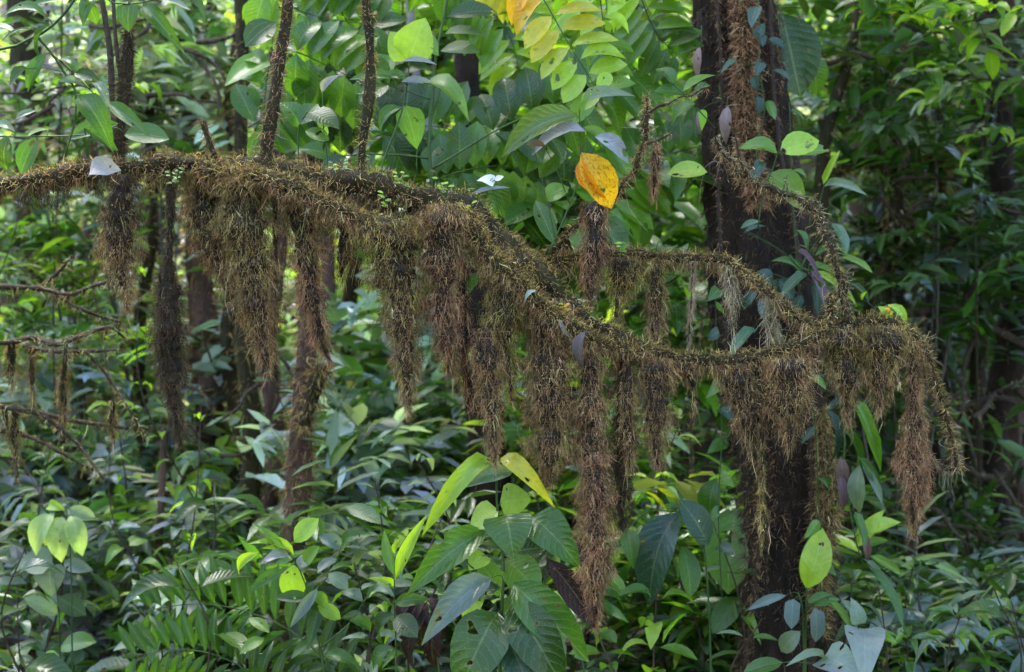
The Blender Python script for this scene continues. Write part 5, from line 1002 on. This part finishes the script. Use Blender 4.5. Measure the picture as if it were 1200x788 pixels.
bl = [
 ('blurred bright shrub in the upper left behind the crooked shoots', 110, 120, 8.2, .9, .7, 230, ['ellip','lance'], [(.30,.29,.34), (.20,.13,.09), GLAU, MID, FRESH, DEEP], [3,2,3,3,2,3], (.06,.10)),  # lavender tone here and below puts far haze into leaf colour
 ('blurred shrub with pale leaves above the big shaggy tassel', 235, 110, 8.8, .9, .8, 240, ['lance','ellip'], [(.30,.29,.34), (.20,.13,.09), GLAU, MID, FRESH, DEEP], [3,2,3,3,2,3], (.07,.11)),
 ('blurred lime shrub at the left edge below the branch', 40, 300, 8.0, .8, .5, 230, ['lance','ellip'], WG, [3,4,4,2,1,2], (.06,.11)),
 ('blurred bright shrub left of the spindle tassel, halfway down', 120, 400, 8.6, .9, .6, 260, ['lance','ellip'], WG, [3,4,4,2,1,2], (.06,.11)),
 ('blurred bluish shrub at the left edge, lower half', 40, 560, 7.6, .8, .6, 260, ['round','ellip'], CG, [4,4,3,2], (.08,.13)),
 ('blurred pale shrub between the spindle tassel and the mossy trunk, low', 230, 560, 8.0, .9, .6, 250, ['round','ellip'], [BLUE, GLAU, LIME, PALE, MID], [3,4,2,2,2], (.08,.13)),
 ('blurred blue-green shrub at the bottom left', 120, 680, 6.8, .9, .5, 260, ['round','ellip'], CG + [LIME], [4,4,3,2,1], (.07,.12)),
 ('blurred green shrub at the lower left beside the frond', 270, 690, 6.4, .6, .4, 180, ['ellip','lance'], [DEEP, MID, FRESH, GLAU], [2,3,2,2], (.08,.12)),
 ('blurred shrub with mist put into its pale leaf colour, low between the fan-shaped tassel and the knot tassel', 440, 500, 11.5, 1.3, .9, 230, ['round','ellip'], [GLAU, BLUE, PALE, FRESH], [4,3,3,2], (.12,.2)),  # pale leaves stand for mist
 ('blurred green shrub above the large-leaved shrub', 560, 600, 7.2, .8, .5, 230, ['lance','ellip'], [MID, FRESH, GLAU, LIME], [3,3,3,2], (.09,.15)),
 ('blurred shrub at the bottom edge behind the withered bunch', 450, 700, 5.8, .7, .4, 200, ['lance','ellip'], [DEEP, MID, GLAU, FRESH], [3,3,3,1], (.08,.13)),
 ('blurred bright shrub behind the longest tassel', 690, 560, 6.9, .7, .6, 220, ['lance','ellip'], [MID, FRESH, LIME, GLAU], [3,4,3,1], (.1,.15)),
 ('blurred shrub at the bottom between the longest tassel and the big trunk', 790, 690, 6.0, .7, .5, 200, ['lance','ellip'], [DEEP, MID, FRESH, LIME], [3,4,3,1], (.1,.15)),
 ('blurred green shrub left of the big trunk above the lower branch', 760, 340, 7.6, .8, .8, 220, ['ellip'], [MID, FRESH, FRESH, LIME], [3,4,4,1], (.12,.2)),
 ('blurred backlit shrub behind the knot', 600, 200, 8.0, 1.0, .8, 260, ['ellip','lance'], [DEEP, MID, FRESH, LIME], [2,4,4,2], (.12,.2)),
 ('blurred lime shrub at the top behind the slim shoot', 450, 30, 8.4, 1.0, .6, 220, ['ellip','lance'], [MID, FRESH, LIME, PALE], [2,4,4,1], (.1,.17)),
 ('blurred leafy mass at the top behind the orange compound leaf', 700, 40, 9.0, 1.0, .7, 230, ['ellip','lance'], [MID, FRESH, LIME, GLAU], [3,4,3,2], (.1,.17)),
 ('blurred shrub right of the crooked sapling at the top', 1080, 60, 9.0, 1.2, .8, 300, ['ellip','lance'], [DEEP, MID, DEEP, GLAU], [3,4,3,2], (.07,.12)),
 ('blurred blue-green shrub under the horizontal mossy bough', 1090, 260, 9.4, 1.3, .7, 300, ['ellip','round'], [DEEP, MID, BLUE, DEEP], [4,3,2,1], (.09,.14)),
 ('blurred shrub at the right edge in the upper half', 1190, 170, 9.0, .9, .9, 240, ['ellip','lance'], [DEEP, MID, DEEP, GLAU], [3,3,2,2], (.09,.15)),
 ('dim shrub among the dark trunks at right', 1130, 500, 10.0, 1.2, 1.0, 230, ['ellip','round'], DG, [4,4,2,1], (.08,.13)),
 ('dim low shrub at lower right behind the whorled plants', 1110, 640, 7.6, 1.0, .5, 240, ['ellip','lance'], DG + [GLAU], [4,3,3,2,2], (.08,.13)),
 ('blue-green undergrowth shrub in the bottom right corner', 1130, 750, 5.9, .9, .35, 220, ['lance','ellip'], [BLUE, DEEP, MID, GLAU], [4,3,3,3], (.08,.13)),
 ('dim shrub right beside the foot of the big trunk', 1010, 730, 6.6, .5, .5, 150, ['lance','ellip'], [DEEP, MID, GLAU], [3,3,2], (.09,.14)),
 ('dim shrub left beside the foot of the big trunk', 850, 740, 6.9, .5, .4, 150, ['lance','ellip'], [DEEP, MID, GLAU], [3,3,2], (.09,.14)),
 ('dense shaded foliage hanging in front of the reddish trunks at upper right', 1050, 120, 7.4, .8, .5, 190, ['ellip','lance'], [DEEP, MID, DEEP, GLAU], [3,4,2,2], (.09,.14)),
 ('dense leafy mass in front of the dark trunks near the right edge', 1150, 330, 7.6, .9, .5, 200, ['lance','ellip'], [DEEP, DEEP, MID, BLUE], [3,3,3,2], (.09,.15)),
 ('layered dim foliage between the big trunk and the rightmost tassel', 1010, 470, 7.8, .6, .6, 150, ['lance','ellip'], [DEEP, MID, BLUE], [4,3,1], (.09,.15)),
 ('shrub with haze put into its pale bluish leaves between the crooked shoots and the furry one', 215, 90, 8.0, .8, .6, 210, ['ellip','lance'], [(.30,.32,.38), (.38,.42,.46), GLAU, PALE, MID], [4,3,3,2,2], (.10,.15)),  # this and the next pale shrubs carry mist and sky sheen as colour
 ('shrub with mist put into its blue-white leaves low left of the knot tassel', 470, 460, 7.9, .6, .42, 190, ['round','ellip'], [(.32,.37,.44), (.42,.46,.5), GLAU, FRESH], [4,3,3,2], (.10,.16)),
 ('shrub with mist put into its pale bluish leaves between the spindle tassel and the upright mossy trunk', 270, 450, 8.6, .6, .6, 150, ['round','ellip'], [(.40,.45,.52), (.48,.52,.56), GLAU, FRESH, MID], [4,3,3,2,2], (.09,.14)),
 ('shrub with mist put into its pale leaves behind the twig tangle at left', 100, 440, 8.8, .7, .5, 150, ['round','ellip'], [(.40,.45,.52), (.48,.52,.56), GLAU, FRESH, MID], [4,3,3,2,2], (.08,.13)),
 ('shrub with mist put into its pale leaves just left of the top of the large-leaved shrub', 430, 530, 7.0, .5, .35, 130, ['round','ellip'], [(.40,.45,.52), (.48,.52,.56), GLAU, FRESH, MID], [4,3,3,2,2], (.08,.13)),
 ('blurred shrub between the ragged tassel and the fan-shaped one', 400, 380, 10.0, .8, .8, 170, ['ellip'], [LIME, FRESH, GLAU, PALE], [3,3,2,1], (.1,.15)),
]
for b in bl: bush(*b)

# low plants and litter covering the floor, and the wood climbing the slope behind: nobody could count these
mb = MB(); n = 1600
x = rng.uniform(-7, 7, n); y = rng.uniform(3.2, 10, n); z = hz(x, y) + rng.uniform(.02, .3, n)
k = np.abs(x) < y * .55 + .8; x, y, z = x[k], y[k], z[k]
sprays(mb, mb, np.stack([x, y, z], -1), .2, ['ellip', 'lance', 'round'], [DEEP, MID, BLUE, GLAU, BROWN], [6, 3, 1.5, 1.5, 1.5], leaf=(.07, .15), nper=7)
tag(mb.build('undergrowth', LS), kind='stuff')
def slope_wood(name, n, y0, y1, hmax, leaf, size, cols, wts, xlim=None):
    mb = MB(); x = rng.uniform(-.47, .47, n); y = np.sqrt(rng.uniform(y0 ** 2, y1 ** 2, n)); x = x * y
    if xlim: k = (x / y > xlim[0]) & (x / y < xlim[1]); x, y = x[k], y[k]
    ph = rng.uniform(0, 6.28, 4)
    h = hmax * (.35 + .65 * (np.sin(x * 1.1 + ph[0]) * np.sin(y * .9 + ph[1]) * .5 + .5))
    z = hz(x, y) + rng.uniform(0, 1, len(x)) ** .8 * h
    zt = CAMZ + KX * y * 470; k = z < zt; x, y, z = x[k], y[k], z[k]
    sprays(mb, None, np.stack([x, y, z], -1), size, ['ellip', 'lance', 'round'], cols, wts, leaf=leaf, nper=7, var=.35)
    tag(mb.build(name, LS), kind='stuff')
slope_wood('slope_wood', 1900, 10.5, 16, 3.4, (.15, .28), .5, [DEEP, MID, FRESH, GLAU, LIME, BLUE, (.42,.42,.46), (.14,.08,.05)], [3, 3, 2, 3, 2, 2, 1.3, 1])  # palest tone here and in far_wood paints blurred highlights as leaf colour
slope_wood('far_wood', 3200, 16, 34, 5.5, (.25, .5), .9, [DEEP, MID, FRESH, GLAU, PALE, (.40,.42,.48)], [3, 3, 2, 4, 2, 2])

# hanging lianas in the blurred distance
for i, (x, y0, y1, Y, l) in enumerate([(70,-60,600,7.8,'thin liana hanging at the far left'),(285,-60,420,7.4,'thin liana left of the furry shoot'),(470,-60,480,7.7,'thin liana behind the fan-shaped tassel'),(820,300,620,6.4,'thin dark liana left of the big trunk'),(1030,-60,480,7.6,'thin liana right of the crooked sapling'),(1150,-60,700,7.9,'thin liana near the right edge')]):
    q = smooth_path([P(x + random.uniform(-8, 8), y0, Y), P(x, (y0 * 2 + y1) / 3, Y), P(x + random.uniform(-14, 14), (y0 + 2 * y1) / 3, Y), P(x, y1, Y)], .05)
    rt = empty('liana', q[0, :3], l, 'liana', 'lianas hanging in the background'); mb = MB(); tube(mb, q, .006, 5, rough=.25); mb.build('stem', TWIG, rt)
    mb = MB(); moss_coat(mb, q, .006 + q[:, 0] * 0, 500, L=(.01, .03), wd=.002, top=OLIVE_M); mb.build('moss_cover', FM, rt, kind='stuff')


# unseen wood round the viewpoint, added to close off the low sky
mb = MB(); n = 1600; a = rng.uniform(0, 6.283, n); r_ = rng.uniform(5.5, 9, n)
x = np.cos(a) * r_; y = np.sin(a) * r_ * .8 + 1.5; z = rng.uniform(0, 1, n) ** .8 * 6.5
k = (y < 2.0) | (np.abs(x) > y * .42 + 1.6); k &= ~((y > 2) & (np.abs(x) < y * .5 + .9))
x, y, z = x[k], y[k], z[k]
sprays(mb, None, np.stack([x, y, z + hz(x, y)], -1), .7, ['ellip', 'lance', 'round'], [DEEP, MID, FRESH], [4, 3, 1], leaf=(.3, .5), nper=6)
tag(mb.build('screening_wood', LS), kind='stuff')
